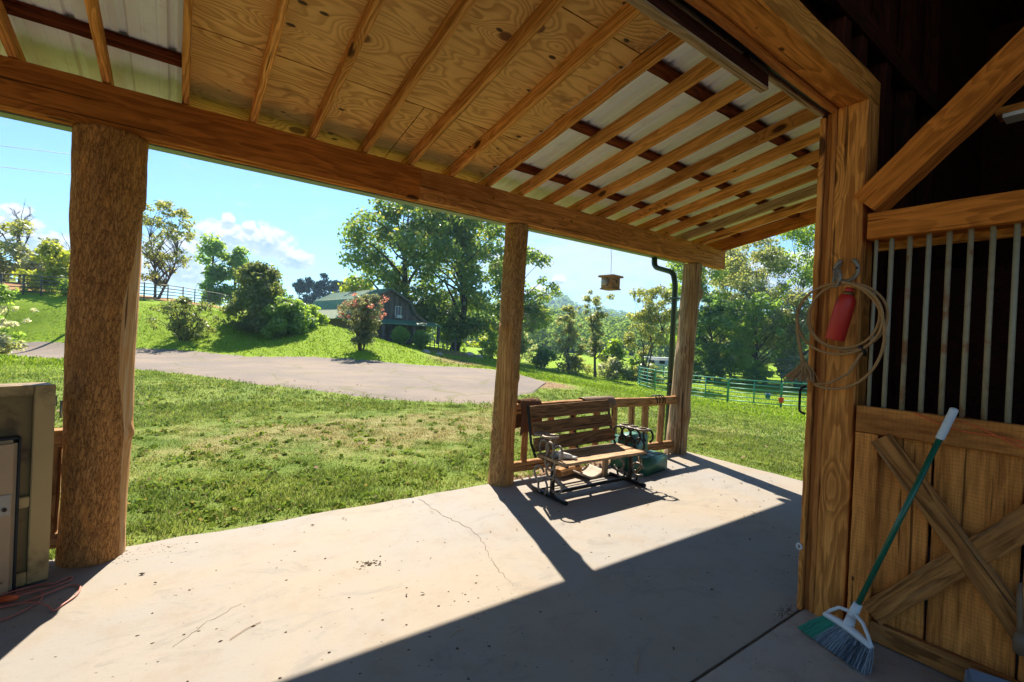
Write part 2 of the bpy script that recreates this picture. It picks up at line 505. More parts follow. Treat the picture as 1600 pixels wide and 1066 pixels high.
def bark_mat(name, bark_d, bark_l, bare_d, bare_l, lich=(0.25, 0.22, 0.19)):
    """log: vertex attribute peel = 1 where the bark is gone; local Z is the length"""
    m_, N = new_mat(name)
    loc, p, rnd = obj_coord(N)
    at = N.n('ShaderNodeAttribute', attribute_name='peel').outputs['Fac']
    n1 = N.noise(N.scale3(p, (26.0, 26.0, 6.5)), 1.0, 5.0, 0.7, 0.35)
    n2 = N.noise(N.scale3(p, (75.0, 75.0, 24.0)), 1.0, 3.0, 0.6)
    fis = N.n('ShaderNodeTexVoronoi', {'Vector': N.vm('ADD', N.scale3(p, (58.0, 58.0, 13.0)), N.n('ShaderNodeCombineXYZ', {0: N.m('MULTIPLY', n1, 5.0), 1: N.m('MULTIPLY', n2, 3.0), 2: N.m('MULTIPLY', n1, 4.0)}).outputs[0]), 'Scale': 1.0}, feature='DISTANCE_TO_EDGE').outputs['Distance']
    big = N.noise(N.scale3(p, (5, 5, 2.0)), 1.0, 4.0, 0.65)
    h = N.m('ADD', N.m('MULTIPLY', N.step(fis, 0.0, 0.16), 0.30), N.m('ADD', N.m('MULTIPLY', n1, 0.62), N.m('MULTIPLY', n2, 0.42)))
    bark = N.mix(N.step(h, 0.35, 1.05), bark_d, bark_l)
    bark = N.mix(N.m('MULTIPLY', N.step(big, 0.5, 0.75), 0.5), bark, lich)
    bark = N.mix(N.m('MULTIPLY', N.step(N.noise(N.scale3(p, (9, 9, 4)), 1.0, 3.0, 0.6), 0.60, 0.7), 0.5), bark, (bark_l[0] * 1.25, bark_l[1] * 1.1, bark_l[2] * 0.9))
    fib = N.noise(N.scale3(p, (55.0, 55.0, 2.2)), 1.0, 4.0, 0.65)
    bare = N.mix(N.step(fib, 0.3, 0.72), bare_d, bare_l)
    bare = N.mix(N.m('MULTIPLY', N.step(big, 0.48, 0.7), 0.65), bare, (bare_d[0] * 0.75, bare_d[1] * 0.6, bare_d[2] * 0.45))
    ck = N.step(N.noise(N.scale3(p, (38.0, 38.0, 0.8)), 1.0, 1.0, 0.4), 0.68, 0.72)
    bare = N.mix(N.m('MULTIPLY', ck, 0.8), bare, (0.05, 0.028, 0.014))
    pe = N.step(N.m('ADD', at, N.m('MULTIPLY', N.m('SUBTRACT', n1, 0.5), 0.35)), 0.42, 0.56)
    col_ = N.mix(pe, bark, bare)
    hh = N.mix(pe, h, N.m('MULTIPLY', N.m('SUBTRACT', fib, N.m('MULTIPLY', ck, 1.0)), 0.35))
    finish(N, col_, 0.9, hh, 0.014, spec=0.15, strength=0.7)
    return m_
M_LOG1 = bark_mat('log_bark_brown', (0.17, 0.066, 0.022), (0.60, 0.285, 0.085), (0.52, 0.24, 0.07), (0.62, 0.42, 0.23), (0.36, 0.17, 0.06))
M_LOG2 = bark_mat('log_bark_tan', (0.13, 0.06, 0.022), (0.58, 0.33, 0.12), (0.27, 0.125, 0.035), (0.58, 0.33, 0.12), (0.42, 0.27, 0.14))
M_LOG3 = bark_mat('log_weathered', (0.13, 0.075, 0.04), (0.40, 0.27, 0.15), (0.20, 0.125, 0.07), (0.54, 0.40, 0.25), (0.30, 0.22, 0.15))

def concrete(name, tan, grey, dirt, scale=1.0):
    m_, N = new_mat(name)
    p = N.n('ShaderNodeNewGeometry').outputs['Position']
    a = N.noise(p, 0.7 * scale, 5.0, 0.6, 0.4)
    b = N.noise(p, 3.2 * scale, 6.0, 0.7)
    c = N.noise(p, 55.0, 3.0, 0.6)
    col_ = N.mix(N.step(a, 0.36, 0.64), tan, grey)
    col_ = N.mix(N.m('MULTIPLY', N.step(b, 0.45, 0.72), 0.45), col_, dirt)
    col_ = N.mix(N.m('MULTIPLY', N.step(N.noise(p, 1.6, 5.0, 0.7, 0.6), 0.55, 0.75), 0.30), col_, (tan[0] * 0.82, tan[1] * 0.70, tan[2] * 0.56))
    sc = N.noise(N.vm('MULTIPLY', p, (3.0, 15.0, 1.0)), 1.0, 6.0, 0.7, 1.2)
    col_ = N.mix(N.m('MULTIPLY', N.step(sc, 0.60, 0.70), 0.30), col_, (0.20, 0.11, 0.06))
    col_ = N.mix(N.m('MULTIPLY', N.step(c, 0.60, 0.72), 0.25), col_, (0.17, 0.13, 0.10))
    sm = N.noise(N.vm('MULTIPLY', p, (1.4, 2.6, 1.0)), 1.0, 7.0, 0.72, 1.8)
    col_ = N.mix(N.m('MULTIPLY', N.step(sm, 0.53, 0.66), 0.34), col_, (grey[0] * 0.55, grey[1] * 0.56, grey[2] * 0.58))
    sp_ = N.noise(p, 21.0, 4.0, 0.75)
    col_ = N.mix(N.m('MULTIPLY', N.step(sp_, 0.62, 0.74), 0.35), col_, (dirt[0] * 0.5, dirt[1] * 0.45, dirt[2] * 0.4))
    pit = N.n('ShaderNodeTexVoronoi', {'Vector': p, 'Scale': 17.0}, feature='F1')
    psel = N.m('GREATER_THAN', N.n('ShaderNodeSeparateColor', {0: pit.outputs['Color']}).outputs[0], 0.80)
    pt = N.m('MULTIPLY', N.m('SUBTRACT', 1.0, N.step(pit.outputs['Distance'], 0.05, 0.13)), psel)
    col_ = N.mix(N.m('MULTIPLY', pt, 0.55), col_, (0.13, 0.085, 0.055))
    hgt = N.m('SUBTRACT', N.m('ADD', N.m('MULTIPLY', c, 0.35), b), N.m('MULTIPLY', pt, 0.5))
    finish(N, col_, 0.78, hgt, 0.004, spec=0.3)
    return m_
M_SLAB = concrete('porch_concrete', (0.272, 0.231, 0.176), (0.242, 0.227, 0.205), (0.215, 0.165, 0.114))
M_FLOOR = concrete('barn_concrete', (0.36, 0.30, 0.24), (0.30, 0.265, 0.23), (0.19, 0.13, 0.09), 1.3)

def ground_colour(N, p):
    """lawn colour from world position: green, dry straw patches, bare dirt"""
    g1 = N.noise(p, 0.25, 4.0, 0.6)
    g2 = N.noise(p, 1.1, 5.0, 0.7)
    g3 = N.noise(p, 7.0, 4.0, 0.7)
    flat = N.scale3(p, (1, 1, 0))
    green = N.mix(N.step(g2, 0.3, 0.7), (0.12, 0.185, 0.032), (0.23, 0.29, 0.058))
    far = N.step(N.vm('LENGTH', flat), 13.0, 24.0)
    green = N.mix(far, green, N.mix(g2, (0.150, 0.26, 0.010), (0.235, 0.335, 0.018)))
    dist = N.vm('LENGTH', N.scale3(N.vm('SUBTRACT', flat, (3.4, 7.4, 0)), (1 / 5.2, 1 / 2.1, 0)))
    dry = N.m('ADD', N.m('SUBTRACT', 1.0, N.step(dist, 0.25, 1.25)), N.m('MULTIPLY', N.m('SUBTRACT', g2, 0.50), 3.0))
    dist2 = N.vm('LENGTH', N.scale3(N.vm('SUBTRACT', flat, (9.5, 5.6, 0)), (1 / 3.4, 1 / 1.2, 0)))
    dry = N.m('MAXIMUM', dry, N.m('ADD', N.m('MULTIPLY', N.m('SUBTRACT', 1.0, N.step(dist2, 0.2, 1.2)), 0.75), N.m('MULTIPLY', N.m('SUBTRACT', g2, 0.6), 2.0)))
    dry = N.m('MULTIPLY', N.step(dry, 0.25, 1.2), 0.68)
    straw = N.mix(g3, (0.275, 0.215, 0.10), (0.40, 0.32, 0.165))
    col_ = N.mix(dry, green, straw)
    # worn earth: end of the drive, path to the old barn, pen edge, slab edge
    def blob(cx, cy, sx, sy, rot=0.0):
        q = N.vm('SUBTRACT', flat, (cx, cy, 0))
        if rot:
            s_, c_ = math.sin(rot), math.cos(rot)
            sp_ = N.n('ShaderNodeSeparateXYZ', {0: q})
            q = N.n('ShaderNodeCombineXYZ', {0: N.m('ADD', N.m('MULTIPLY', sp_.outputs[0], c_), N.m('MULTIPLY', sp_.outputs[1], s_)), 1: N.m('SUBTRACT', N.m('MULTIPLY', sp_.outputs[1], c_), N.m('MULTIPLY', sp_.outputs[0], s_))}).outputs[0]
        d = N.vm('LENGTH', N.scale3(q, (1 / sx, 1 / sy, 0)))
        return N.m('ADD', N.m('SUBTRACT', 1.0, d), N.m('MULTIPLY', N.m('SUBTRACT', g3, 0.5), 1.1))
    red = N.m('MAXIMUM', N.m('MAXIMUM', blob(11.2, 14.2, 2.6, 1.9), blob(7.6, 9.3, 2.2, 0.55)), blob(4.2, 4.15, 1.7, 0.38))
    col_ = N.mix(N.m('MULTIPLY', N.step(red, 0.1, 0.5), 0.9), col_, N.mix(g3, (0.22, 0.125, 0.075), (0.36, 0.235, 0.155)))
    path = N.m('MAXIMUM', blob(15.2, 27.0, 9.0, 3.0, 1.05), blob(19.5, 36.0, 3.5, 2.4))
    col_ = N.mix(N.m('MULTIPLY', N.step(path, 0.1, 0.6), 0.85), col_, N.mix(g3, (0.20, 0.15, 0.06), (0.28, 0.21, 0.115)))
    clay = N.m('MAXIMUM', blob(-8.5, 58.0, 16.0, 9.0), -1.0)
    col_ = N.mix(N.m('MULTIPLY', N.step(clay, 0.05, 0.3), 0.9), col_, (0.38, 0.19, 0.10))
    sp2 = N.n('ShaderNodeSeparateXYZ', {0: p})
    edge = N.m('ADD', N.m('MAXIMUM', N.m('SUBTRACT', sp2.outputs[1], 3.95), N.m('SUBTRACT', sp2.outputs[0], 5.98)), N.m('MULTIPLY', N.m('SUBTRACT', g3, 0.5), 0.42))
    col_ = N.mix(N.m('MULTIPLY', N.m('SUBTRACT', 1.0, N.step(edge, 0.02, 0.26)), 0.8), col_, (0.27, 0.185, 0.115))
    return col_, g3, g2

def lawn_mats():
    m1, N = new_mat('lawn_turf')
    p = N.n('ShaderNodeNewGeometry').outputs['Position']
    c, g3, g2 = ground_colour(N, p)
    fine = N.noise(p, 38.0, 4.0, 0.75)
    c = N.mix(0.5, c, N.mix(fine, (0.4, 0.4, 0.4), (1.6, 1.6, 1.6)), 'MULTIPLY')
    tuft = N.noise(p, 3.6, 4.0, 0.75)
    finish(N, c, 0.95, N.m('ADD', N.m('MULTIPLY', fine, 0.6), tuft), 0.09, spec=0.1, strength=0.8)
    m2, N = new_mat('grass_blades')
    p = N.n('ShaderNodeNewGeometry').outputs['Position']
    c, g3, g2 = ground_colour(N, p)
    isl = N.n('ShaderNodeNewGeometry').outputs['Random Per Island']
    c = N.mix(1.0, c, N.mix(isl, (0.40, 0.48, 0.42), (1.85, 1.65, 1.5)), 'MULTIPLY')
    c = N.mix(N.m('MULTIPLY', N.m('GREATER_THAN', isl, 0.93), 0.7), c, (0.33, 0.28, 0.15))
    d = N.n('ShaderNodeBsdfDiffuse', {0: c})
    t = N.n('ShaderNodeBsdfTranslucent', {0: c})
    g = N.n('ShaderNodeBsdfGlossy', {0: (1, 1, 1, 1), 'Roughness': 0.45})
    mx = N.n('ShaderNodeMixShader', {0: 0.42, 1: d.outputs[0], 2: t.outputs[0]})
    mx = N.n('ShaderNodeMixShader', {0: 0.03, 1: mx.outputs[0], 2: g.outputs[0]})
    N.n('ShaderNodeOutputMaterial', {0: mx.outputs[0]})
    return m1, m2
M_LAWN, M_BLADE = lawn_mats()

def drive_mat():
    m_, N = new_mat('drive_asphalt')
    p = N.n('ShaderNodeNewGeometry').outputs['Position']
    a = N.noise(p, 0.35, 5.0, 0.65, 0.5)
    b = N.noise(p, 2.5, 5.0, 0.7)
    c = N.noise(p, 60.0, 3.0, 0.7)
    col_ = N.mix(N.step(a, 0.35, 0.65), (0.235, 0.185, 0.142), (0.165, 0.140, 0.122))
    col_ = N.mix(N.m('MULTIPLY', N.step(b, 0.5, 0.75), 0.5), col_, (0.25, 0.185, 0.13))
    col_ = N.mix(N.m('MULTIPLY', c, 0.35), col_, (0.12, 0.10, 0.09))
    wv = N.vm('ADD', p, N.scale3(N.n('ShaderNodeTexNoise', {'Vector': p, 'Scale': 0.9, 'Detail': 4.0}).outputs[1], (1.6, 1.6, 0)))
    ck = N.n('ShaderNodeTexVoronoi', {'Vector': wv, 'Scale': 0.26}, feature='DISTANCE_TO_EDGE').outputs['Distance']
    crack = N.m('SUBTRACT', 1.0, N.step(N.m('ADD', ck, N.m('MULTIPLY', b, 0.03)), 0.012, 0.045))
    col_ = N.mix(N.m('MULTIPLY', crack, 0.75), col_, N.mix(b, (0.12, 0.10, 0.075), (0.16, 0.16, 0.05)))
    finish(N, col_, 0.9, N.m('SUBTRACT', N.m('ADD', c, b), crack), 0.02, spec=0.2)
    return m_
M_DRIVE = drive_mat()

def leaf_mat(name, c1, c2, odd=None, odd_f=0.0, trans=0.62, gloss=0.04):
    m_, N = new_mat(name)
    geo = N.n('ShaderNodeNewGeometry')
    isl = geo.outputs['Random Per Island']
    nz = N.noise(geo.outputs['Position'], 0.55, 3.0, 0.6)
    c = N.mix(N.m('ADD', N.m('MULTIPLY', isl, 0.5), N.m('MULTIPLY', N.m('SUBTRACT', nz, 0.25), 0.9), clamp=True), c1, c2)
    if odd is not None:
        c = N.mix(N.m('GREATER_THAN', isl, 1.0 - odd_f), c, odd)
    d = N.n('ShaderNodeBsdfDiffuse', {0: c})
    ct = N.mix(1.0, c, (1.5, 1.45, 0.75), 'MULTIPLY')
    t = N.n('ShaderNodeBsdfTranslucent', {0: ct})
    g = N.n('ShaderNodeBsdfGlossy', {0: (0.9, 0.95, 1, 1), 'Roughness': 0.42})
    mx = N.n('ShaderNodeMixShader', {0: trans, 1: d.outputs[0], 2: t.outputs[0]})
    mx = N.n('ShaderNodeMixShader', {0: gloss, 1: mx.outputs[0], 2: g.outputs[0]})
    N.n('ShaderNodeOutputMaterial', {0: mx.outputs[0]})
    return m_
L_SYC = leaf_mat('leaf_sycamore', (0.090, 0.168, 0.041), (0.247, 0.337, 0.082), (0.420, 0.383, 0.113), 0.06)
M_WEED = leaf_mat('leaf_weed', (0.085, 0.150, 0.028), (0.21, 0.27, 0.07), (0.26, 0.22, 0.11), 0.10, trans=0.35, gloss=0.0)
L_BUSH = leaf_mat('leaf_bush', (0.102, 0.144, 0.042), (0.246, 0.282, 0.096))
L_PALE = leaf_mat('leaf_pale', (0.162, 0.198, 0.102), (0.360, 0.384, 0.198), (0.408, 0.408, 0.108), 0.15)
L_DARK = leaf_mat('leaf_dark', (0.064, 0.146, 0.041), (0.175, 0.293, 0.070))
L_MID = leaf_mat('leaf_mid', (0.133, 0.264, 0.053), (0.308, 0.420, 0.088))
L_GREY = leaf_mat('leaf_greygreen', (0.218, 0.280, 0.152), (0.420, 0.420, 0.280), (0.420, 0.420, 0.352), 0.08)
L_YEL = leaf_mat('leaf_yellowgreen', (0.206, 0.281, 0.034), (0.450, 0.469, 0.066))
L_LIME = leaf_mat('leaf_lime', (0.160, 0.263, 0.030), (0.319, 0.440, 0.056))
L_OLIVE = leaf_mat('leaf_olive', (0.157, 0.192, 0.059), (0.348, 0.371, 0.125), (0.420, 0.420, 0.203), 0.10)
L_BLUE = leaf_mat('leaf_pine', (0.020, 0.045, 0.026), (0.045, 0.080, 0.042), trans=0.3, gloss=0.0)
L_RED = leaf_mat('leaf_reddish', (0.16, 0.07, 0.03), (0.26, 0.16, 0.05))
L_PINK = leaf_mat('blossom_pink', (0.40, 0.10, 0.125), (0.52, 0.24, 0.25))
L_ASH = leaf_mat('leaf_ash', (0.105, 0.125, 0.075), (0.23, 0.245, 0.165))
L_WHITE = leaf_mat('blossom_white', (0.45, 0.48, 0.42), (0.70, 0.70, 0.64))
L_FOREST = leaf_mat('leaf_forest', gloss=0.0, c1=(0.079, 0.146, 0.049), c2=(0.192, 0.270, 0.082))
M_TRUNK = plain('bark_trunk', (0.085, 0.065, 0.05), 0.95, var=0.5, scale=9, bump=0.03, spec=0.1)
M_TRUNK_P = plain('bark_pale', (0.22, 0.19, 0.155), 0.95, var=0.45, scale=6, bump=0.03, spec=0.1)
M_TWIG = plain('bark_twig', (0.11, 0.085, 0.075), 0.95, var=0.4, scale=6, spec=0.1)

M_BLACKIRON = plain('black_iron', (0.022, 0.021, 0.020), 0.45, 0.6, var=0.3, scale=60, dirt=(0.10, 0.055, 0.03))
M_SHOE = plain('horseshoe_steel', (0.25, 0.215, 0.175), 0.5, 0.35, var=0.4, scale=60, dirt=(0.20, 0.13, 0.08), dirt_t=(0.4, 0.7))
M_SHOE_D = plain('horseshoe_dark', (0.035, 0.030, 0.027), 0.4, 0.6, var=0.3, scale=60)
M_GREENP = plain('green_plastic', (0.045, 0.155, 0.105), 0.42, var=0.18, scale=14, dirt=(0.12, 0.17, 0.12), dirt_t=(0.58, 0.8))
M_GUTTER = plain('gutter_green', (0.22, 0.29, 0.21), 0.45, var=0.08, scale=8)
M_DSPOUT = plain('downspout_green', (0.035, 0.075, 0.06), 0.4, var=0.12, scale=12)
M_ROOFM = plain('roof_metal_pale', (0.86, 0.89, 0.92), 0.45, 0.0, var=0.05, scale=3, dirt=(0.74, 0.74, 0.72), dirt_t=(0.5, 0.8))
M_RUBBER = plain('black_rubber', (0.012, 0.011, 0.012), 0.6, var=0.3)
M_GALV = plain('galvanised_pipe', (0.33, 0.275, 0.18), 0.5, 0.0, var=0.22, scale=30, dirt=(0.26, 0.16, 0.08), dirt_t=(0.60, 0.70), dirt_s=9)
M_RUST = plain('rusty_pipe', (0.32, 0.24, 0.14), 0.55, 0.0, var=0.3, scale=30, dirt=(0.25, 0.105, 0.04), dirt_t=(0.52, 0.66), dirt_s=10)
M_REDCAN = plain('red_paint', (0.50, 0.022, 0.012), 0.45, var=0.12, scale=16, dirt=(0.30, 0.03, 0.02), dirt_t=(0.55, 0.7))
M_BRASS = plain('dull_brass', (0.20, 0.12, 0.05), 0.5, 0.6)
M_ROPE = plain('lariat_rope', (0.36, 0.19, 0.075), 0.8, var=0.3, scale=90, bump=0.004)
M_FRAY = plain('frayed_rope', (0.40, 0.23, 0.10), 0.95, var=0.35, scale=60)
M_TWINE = plain('orange_twine', (0.72, 0.13, 0.03), 0.6, var=0.15)
M_CORD = plain('pink_cord', (0.47, 0.16, 0.115), 0.5, var=0.2)
M_BGREEN = plain('broom_green', (0.008, 0.105, 0.055), 0.28, var=0.1, spec=0.5)
M_WHITEP = plain('white_plastic', (0.60, 0.61, 0.62), 0.4, var=0.08, scale=12, dirt=(0.42, 0.40, 0.37), dirt_t=(0.55, 0.8))
M_BRISTG = plain('bristle_green', (0.012, 0.17, 0.10), 0.5, var=0.35, scale=90)
M_BRISTB = plain('bristle_grey', (0.11, 0.125, 0.15), 0.55, var=0.5, scale=90)
def strand(name, c1, c2):
    m_, N = new_mat(name)
    c = N.mix(N.n('ShaderNodeNewGeometry').outputs['Random Per Island'], c1, c2)
    finish(N, c, 0.5)
    return m_
M_BRISTG = strand('bristle_green_strand', (0.006, 0.10, 0.055), (0.03, 0.34, 0.20))
M_BRISTB = strand('bristle_grey_strand', (0.035, 0.045, 0.06), (0.36, 0.39, 0.44))
M_BLUEGREY = plain('bluegrey_plastic', (0.17, 0.21, 0.27), 0.4)
M_CAB = plain('cabinet_beige', (0.42, 0.285, 0.115), 0.5, 0.1, var=0.14, scale=5, dirt=(0.13, 0.075, 0.03), dirt_t=(0.52, 0.74), dirt_s=4)
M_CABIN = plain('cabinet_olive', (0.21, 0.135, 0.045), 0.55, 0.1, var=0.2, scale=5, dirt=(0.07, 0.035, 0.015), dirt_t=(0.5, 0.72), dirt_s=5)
M_CABDOOR = plain('cabinet_door', (0.42, 0.275, 0.15), 0.6, 0.0, var=0.12, scale=6, dirt=(0.16, 0.065, 0.03), dirt_t=(0.60, 0.68), dirt_s=9)
M_STEEL = plain('dull_steel', (0.30, 0.28, 0.25), 0.4, 0.7, var=0.2)
M_LEATHER = plain('brown_leather', (0.17, 0.10, 0.055), 0.55, var=0.3, scale=18, bump=0.003)
M_MAT = plain('coir_mat', (0.15, 0.085, 0.055), 1.0, var=0.5, scale=70, bump=0.02, spec=0.05)
M_GLOVE = plain('white_cloth', (0.66, 0.63, 0.58), 0.9, var=0.12, scale=18, dirt=(0.42, 0.36, 0.29), dirt_t=(0.5, 0.75))
M_PALEWOOD = wood('pale_pine', (0.42, 0.28, 0.16), (0.62, 0.46, 0.30), freq=40, knots=0.2, vary=0.2, warm=(1.0, .95, .85))
M_DRYLEAF = plain('dry_leaf', (0.24, 0.16, 0.09), 0.9, var=0.5, scale=30)
M_STONE = plain('pale_stone', (0.40, 0.33, 0.26), 0.9, var=0.25, scale=12, bump=0.01)
M_DIRT = plain('dirt_clod', (0.11, 0.075, 0.05), 1.0, var=0.5, scale=40, spec=0.1)
M_CRACK = plain('crack_dark', (0.13, 0.09, 0.065), 1.0, var=0.3, spec=0.05)
M_PENGREEN = plain('pen_green', (0.045, 0.24, 0.17), 0.4, 0.1, var=0.12)
M_FENCE = plain('pipe_fence', (0.10, 0.09, 0.08), 0.6, 0.2, var=0.3)
M_TRAILER = plain('trailer_white', (0.58, 0.62, 0.65), 0.35, var=0.06)
M_GLASSD = plain('dark_glass', (0.02, 0.024, 0.03), 0.12, spec=0.6)
M_TIRE = plain('tyre_rubber', (0.02, 0.02, 0.02), 0.85)
M_BLUEB = plain('blue_bucket', (0.02, 0.12, 0.38), 0.35)
M_REDB = plain('red_bucket', (0.62, 0.045, 0.035), 0.35)
M_GREENROOF = plain('green_roof', (0.085, 0.20, 0.125), 0.5, 0.0, var=0.3, scale=1.1, dirt=(0.24, 0.27, 0.13), dirt_t=(0.5, 0.72), dirt_s=0.6)
M_PALEROOF = plain('mossy_roof', (0.27, 0.32, 0.20), 0.7, 0.0, var=0.25, scale=1.1, dirt=(0.11, 0.19, 0.11), dirt_t=(0.5, 0.72), dirt_s=0.8)
M_WHITETRIM = plain('white_trim', (0.55, 0.55, 0.52), 0.6)
M_WIRE = plain('wire', (0.05, 0.05, 0.05), 0.6)
M_LAMPW = plain('pale_panel', (0.62, 0.60, 0.52), 0.5)
M_GLASSJ = plain('jar_plastic', (0.42, 0.47, 0.49), 0.15, spec=0.6)

# ------------------------------------------------------------------ terrain
CTRL = [(-5.5, 25.5, 0.0), (-3.0, 22.4, .03), (-1.2, 18.8, 0), (1.7, 13.6, -.01), (4.0, 10.7, -.11), (5.4, 10, -.14), (6.4, 9.6, -.15), (9.7, 12.1, -.22),
        (11.5, 13.9, -.2), (-9.2, 42.8, 0), (-5.2, 37.5, .02), (-2.1, 32.7, .01), (3.3, 27.2, -.01), (9.5, 22.1, -.01), (13.1, 19.9, -.09), (12.7, 16.7, -.16),
        (22.3, 18.4, -1.33), (29.8, 34, -1.54), (27.5, 41.8, -.68), (10.5, 5.2, -.4), (17.9, 8.9, -1.0), (26.1, 12.4, -1.7), (27.6, 17.1, -1.94),
        (30.5, 12.6, -1.95), (29.1, 23.4, -1.87), (41.4, 25.7, -2.0), (69.5, 73.2, -2.04), (85.9, 98.4, -1.92), (19.8, 37.5, .17), (13.8, 27, .04),
        (23.9, 44.3, -.06), (6.9, 33.2, 1.92), (9.1, 29.1, 1.12), (9.9, 26.8, .87), (10.5, 24.4, .26), (5.1, 33.3, 1.0), (3.1, 35.9, 1.92), (0.3, 33, .62),
        (8.1, 25.6, .51), (4.4, 28.8, .34), (-4.4, 40, 1.2), (-9.4, 46, 2.4), (-1.6, 36.8, 1.0), (-8.6, 48.5, 3.05), (-6.3, 47.5, 3.15), (-2.4, 48.4, 3.23),
        (1.0, 57.1, 3.6), (4.6, 65.6, 3.74), (-11.2, 63.4, 4.6), (-2.0, 69, 4.5), (9.0, 40.0, 1.2), (14.0, 33.0, .25),
        (-3, 4.2, -.07), (0, 4.2, -.07), (3, 4.2, -.07), (6.1, 4.2, -.07), (6.2, 2, -.07), (6.4, -2, -.1), (-3, 8, -.07), (1, 8, -.08), (4, 7, -.1), (8, 6.5, -.22),
        (8, 3, -.22), (-8, 12, -.05), (-12, 30, .1), (-20, 20, .3), (-20, 0, .2), (0, -20, .0), (20, -10, -.8), (40, 0, -2), (60, 40, -2.1), (45, 60, -1.6),
        (30, 60, -.9), (20, 60, .6), (10, 60, 2.6), (-25, 50, 4), (-40, 30, 4)]
def ring_pts():
    out = []
    for r_, in ((160,), (420,)):
        for a in range(0, 360, 20):
            z = -2.0
            if 78 <= a <= 200: z = 4.6 if a > 85 else 2.5
            out.append((r_ * math.cos(math.radians(a)), r_ * math.sin(math.radians(a)), z))
    return out
_P = np.array(CTRL + ring_pts(), float)
def _phi(r2):
    return np.where(r2 > 1e-9, 0.5 * r2 * np.log(r2 + 1e-12), 0.0)
_S = 10.0
_A = _P[:, :2] / _S
_n = len(_A)
_K = _phi(((_A[:, None, :] - _A[None, :, :]) ** 2).sum(2)) + np.eye(_n) * 0.01
_T = np.c_[np.ones(_n), _A]
_L = np.block([[_K, _T], [_T.T, np.zeros((3, 3))]])
_w = np.linalg.solve(_L, np.r_[_P[:, 2], np.zeros(3)])
def terrain(x, y):
    q = np.stack([np.atleast_1d(x), np.atleast_1d(y)], -1) / _S
    out = np.empty(len(q))
    for i in range(0, len(q), 20000):
        b = q[i:i + 20000]
        out[i:i + 20000] = _phi(((b[:, None, :] - _A[None]) ** 2).sum(2)) @ _w[:_n] + _w[_n] + b @ _w[_n + 1:]
    # far ground levels out
    r = np.hypot(q[:, 0], q[:, 1]) * _S
    k = np.clip((r - 140) / 160, 0, 1)
    a = np.degrees(np.arctan2(q[:, 1], q[:, 0]))
    out = out * (1 - k) + k * np.where((a > 80) & (a < 200), 4.0, -2.0)
    # under the porch slab the ground lies lower
    xx, yy = q[:, 0] * _S, q[:, 1] * _S
    d = np.minimum(6.02 - xx, 4.02 - yy)
    out = np.where((d > 0.12) & (r < 30), -0.45, out)
    return out
def tz(x, y):
    return float(terrain(x, y)[0])

def polar_sheet(radii, angs, zoff=0.0):
    R_, A_ = np.meshgrid(radii, angs, indexing='ij')
    x, y = (R_ * np.cos(A_)).ravel(), (R_ * np.sin(A_)).ravel()
    z = terrain(x, y) + zoff
    nr, na = len(radii), len(angs)
    i = np.arange(nr - 1)[:, None] * na + np.arange(na - 1)[None, :]
    f = np.stack([i, i + na, i + na + 1, i + 1], -1).reshape(-1, 4)
    return np.stack([x, y, z], -1), f
radii = np.concatenate([np.linspace(0.5, 3.0, 6), np.geomspace(3.2, 60, 130), np.geomspace(62, 1150, 60)])
angs = np.radians(np.concatenate([np.arange(-180, -20, 5), np.arange(-20, 130, 0.7), np.arange(130, 181, 5)]))
v_, f_ = polar_sheet(radii, angs)
lawn = link('lawn', fast_mesh('lawn', v_, f_), M_LAWN, None, True)
lawn['kind'] = 'structure'

# driveway: a strip between two edges given as (azimuth, range)
def edge_noise(a, s):
    return np.array([mnoise.noise(Vector((float(q) * 0.9, s, 0))) * 0.35 + mnoise.noise(Vector((float(q) * 3.1, s, 5))) * 0.16 for q in a])
def near_r(a):
    return np.interp(a, [50.0, 51.3, 56.3, 61.6, 69.5, 83, 93.6, 97.6, 103, 116, 130, 150], [18.5, 15.2, 11.5, 11.35, 11.4, 13.7, 18.8, 22.6, 26.2, 29, 33, 40])
def far_r(a):
    return np.interp(a, [50.0, 52.0, 54, 56.6, 60, 66.7, 76, 83, 93.7, 97.9, 102.2, 116, 130, 150], [18.7, 20.6, 22.4, 23.8, 23.9, 24.1, 25.2, 27.4, 32.8, 37.9, 43.7, 48, 54, 62])
azs = np.arange(50.0, 150, 0.35)
nr_, fr_ = near_r(azs) + edge_noise(azs, 1.0), far_r(azs) + edge_noise(azs, 8.0)
fr_ = np.maximum(fr_, nr_ + 0.05)
ns = 40
vv = []
for a, r0, r1 in zip(np.radians(azs), nr_, fr_):
    for k in range(ns + 1):
        r = r0 + (r1 - r0) * k / ns
        vv.append((r * math.cos(a), r * math.sin(a)))
vv = np.array(vv)
crown = np.tile(np.minimum(np.arange(ns + 1), ns - np.arange(ns + 1)) / 3.0, len(azs)).clip(0, 1)
zz = terrain(vv[:, 0], vv[:, 1]) - 0.01 + 0.045 * crown
i = np.arange(len(azs) - 1)[:, None] * (ns + 1) + np.arange(ns)[None, :]
ff = np.stack([i, i + 1, i + ns + 2, i + ns + 1], -1).reshape(-1, 4)
drive = link('driveway', fast_mesh('driveway', np.c_[vv, zz], ff), M_DRIVE, None, True)
drive['kind'] = 'structure'

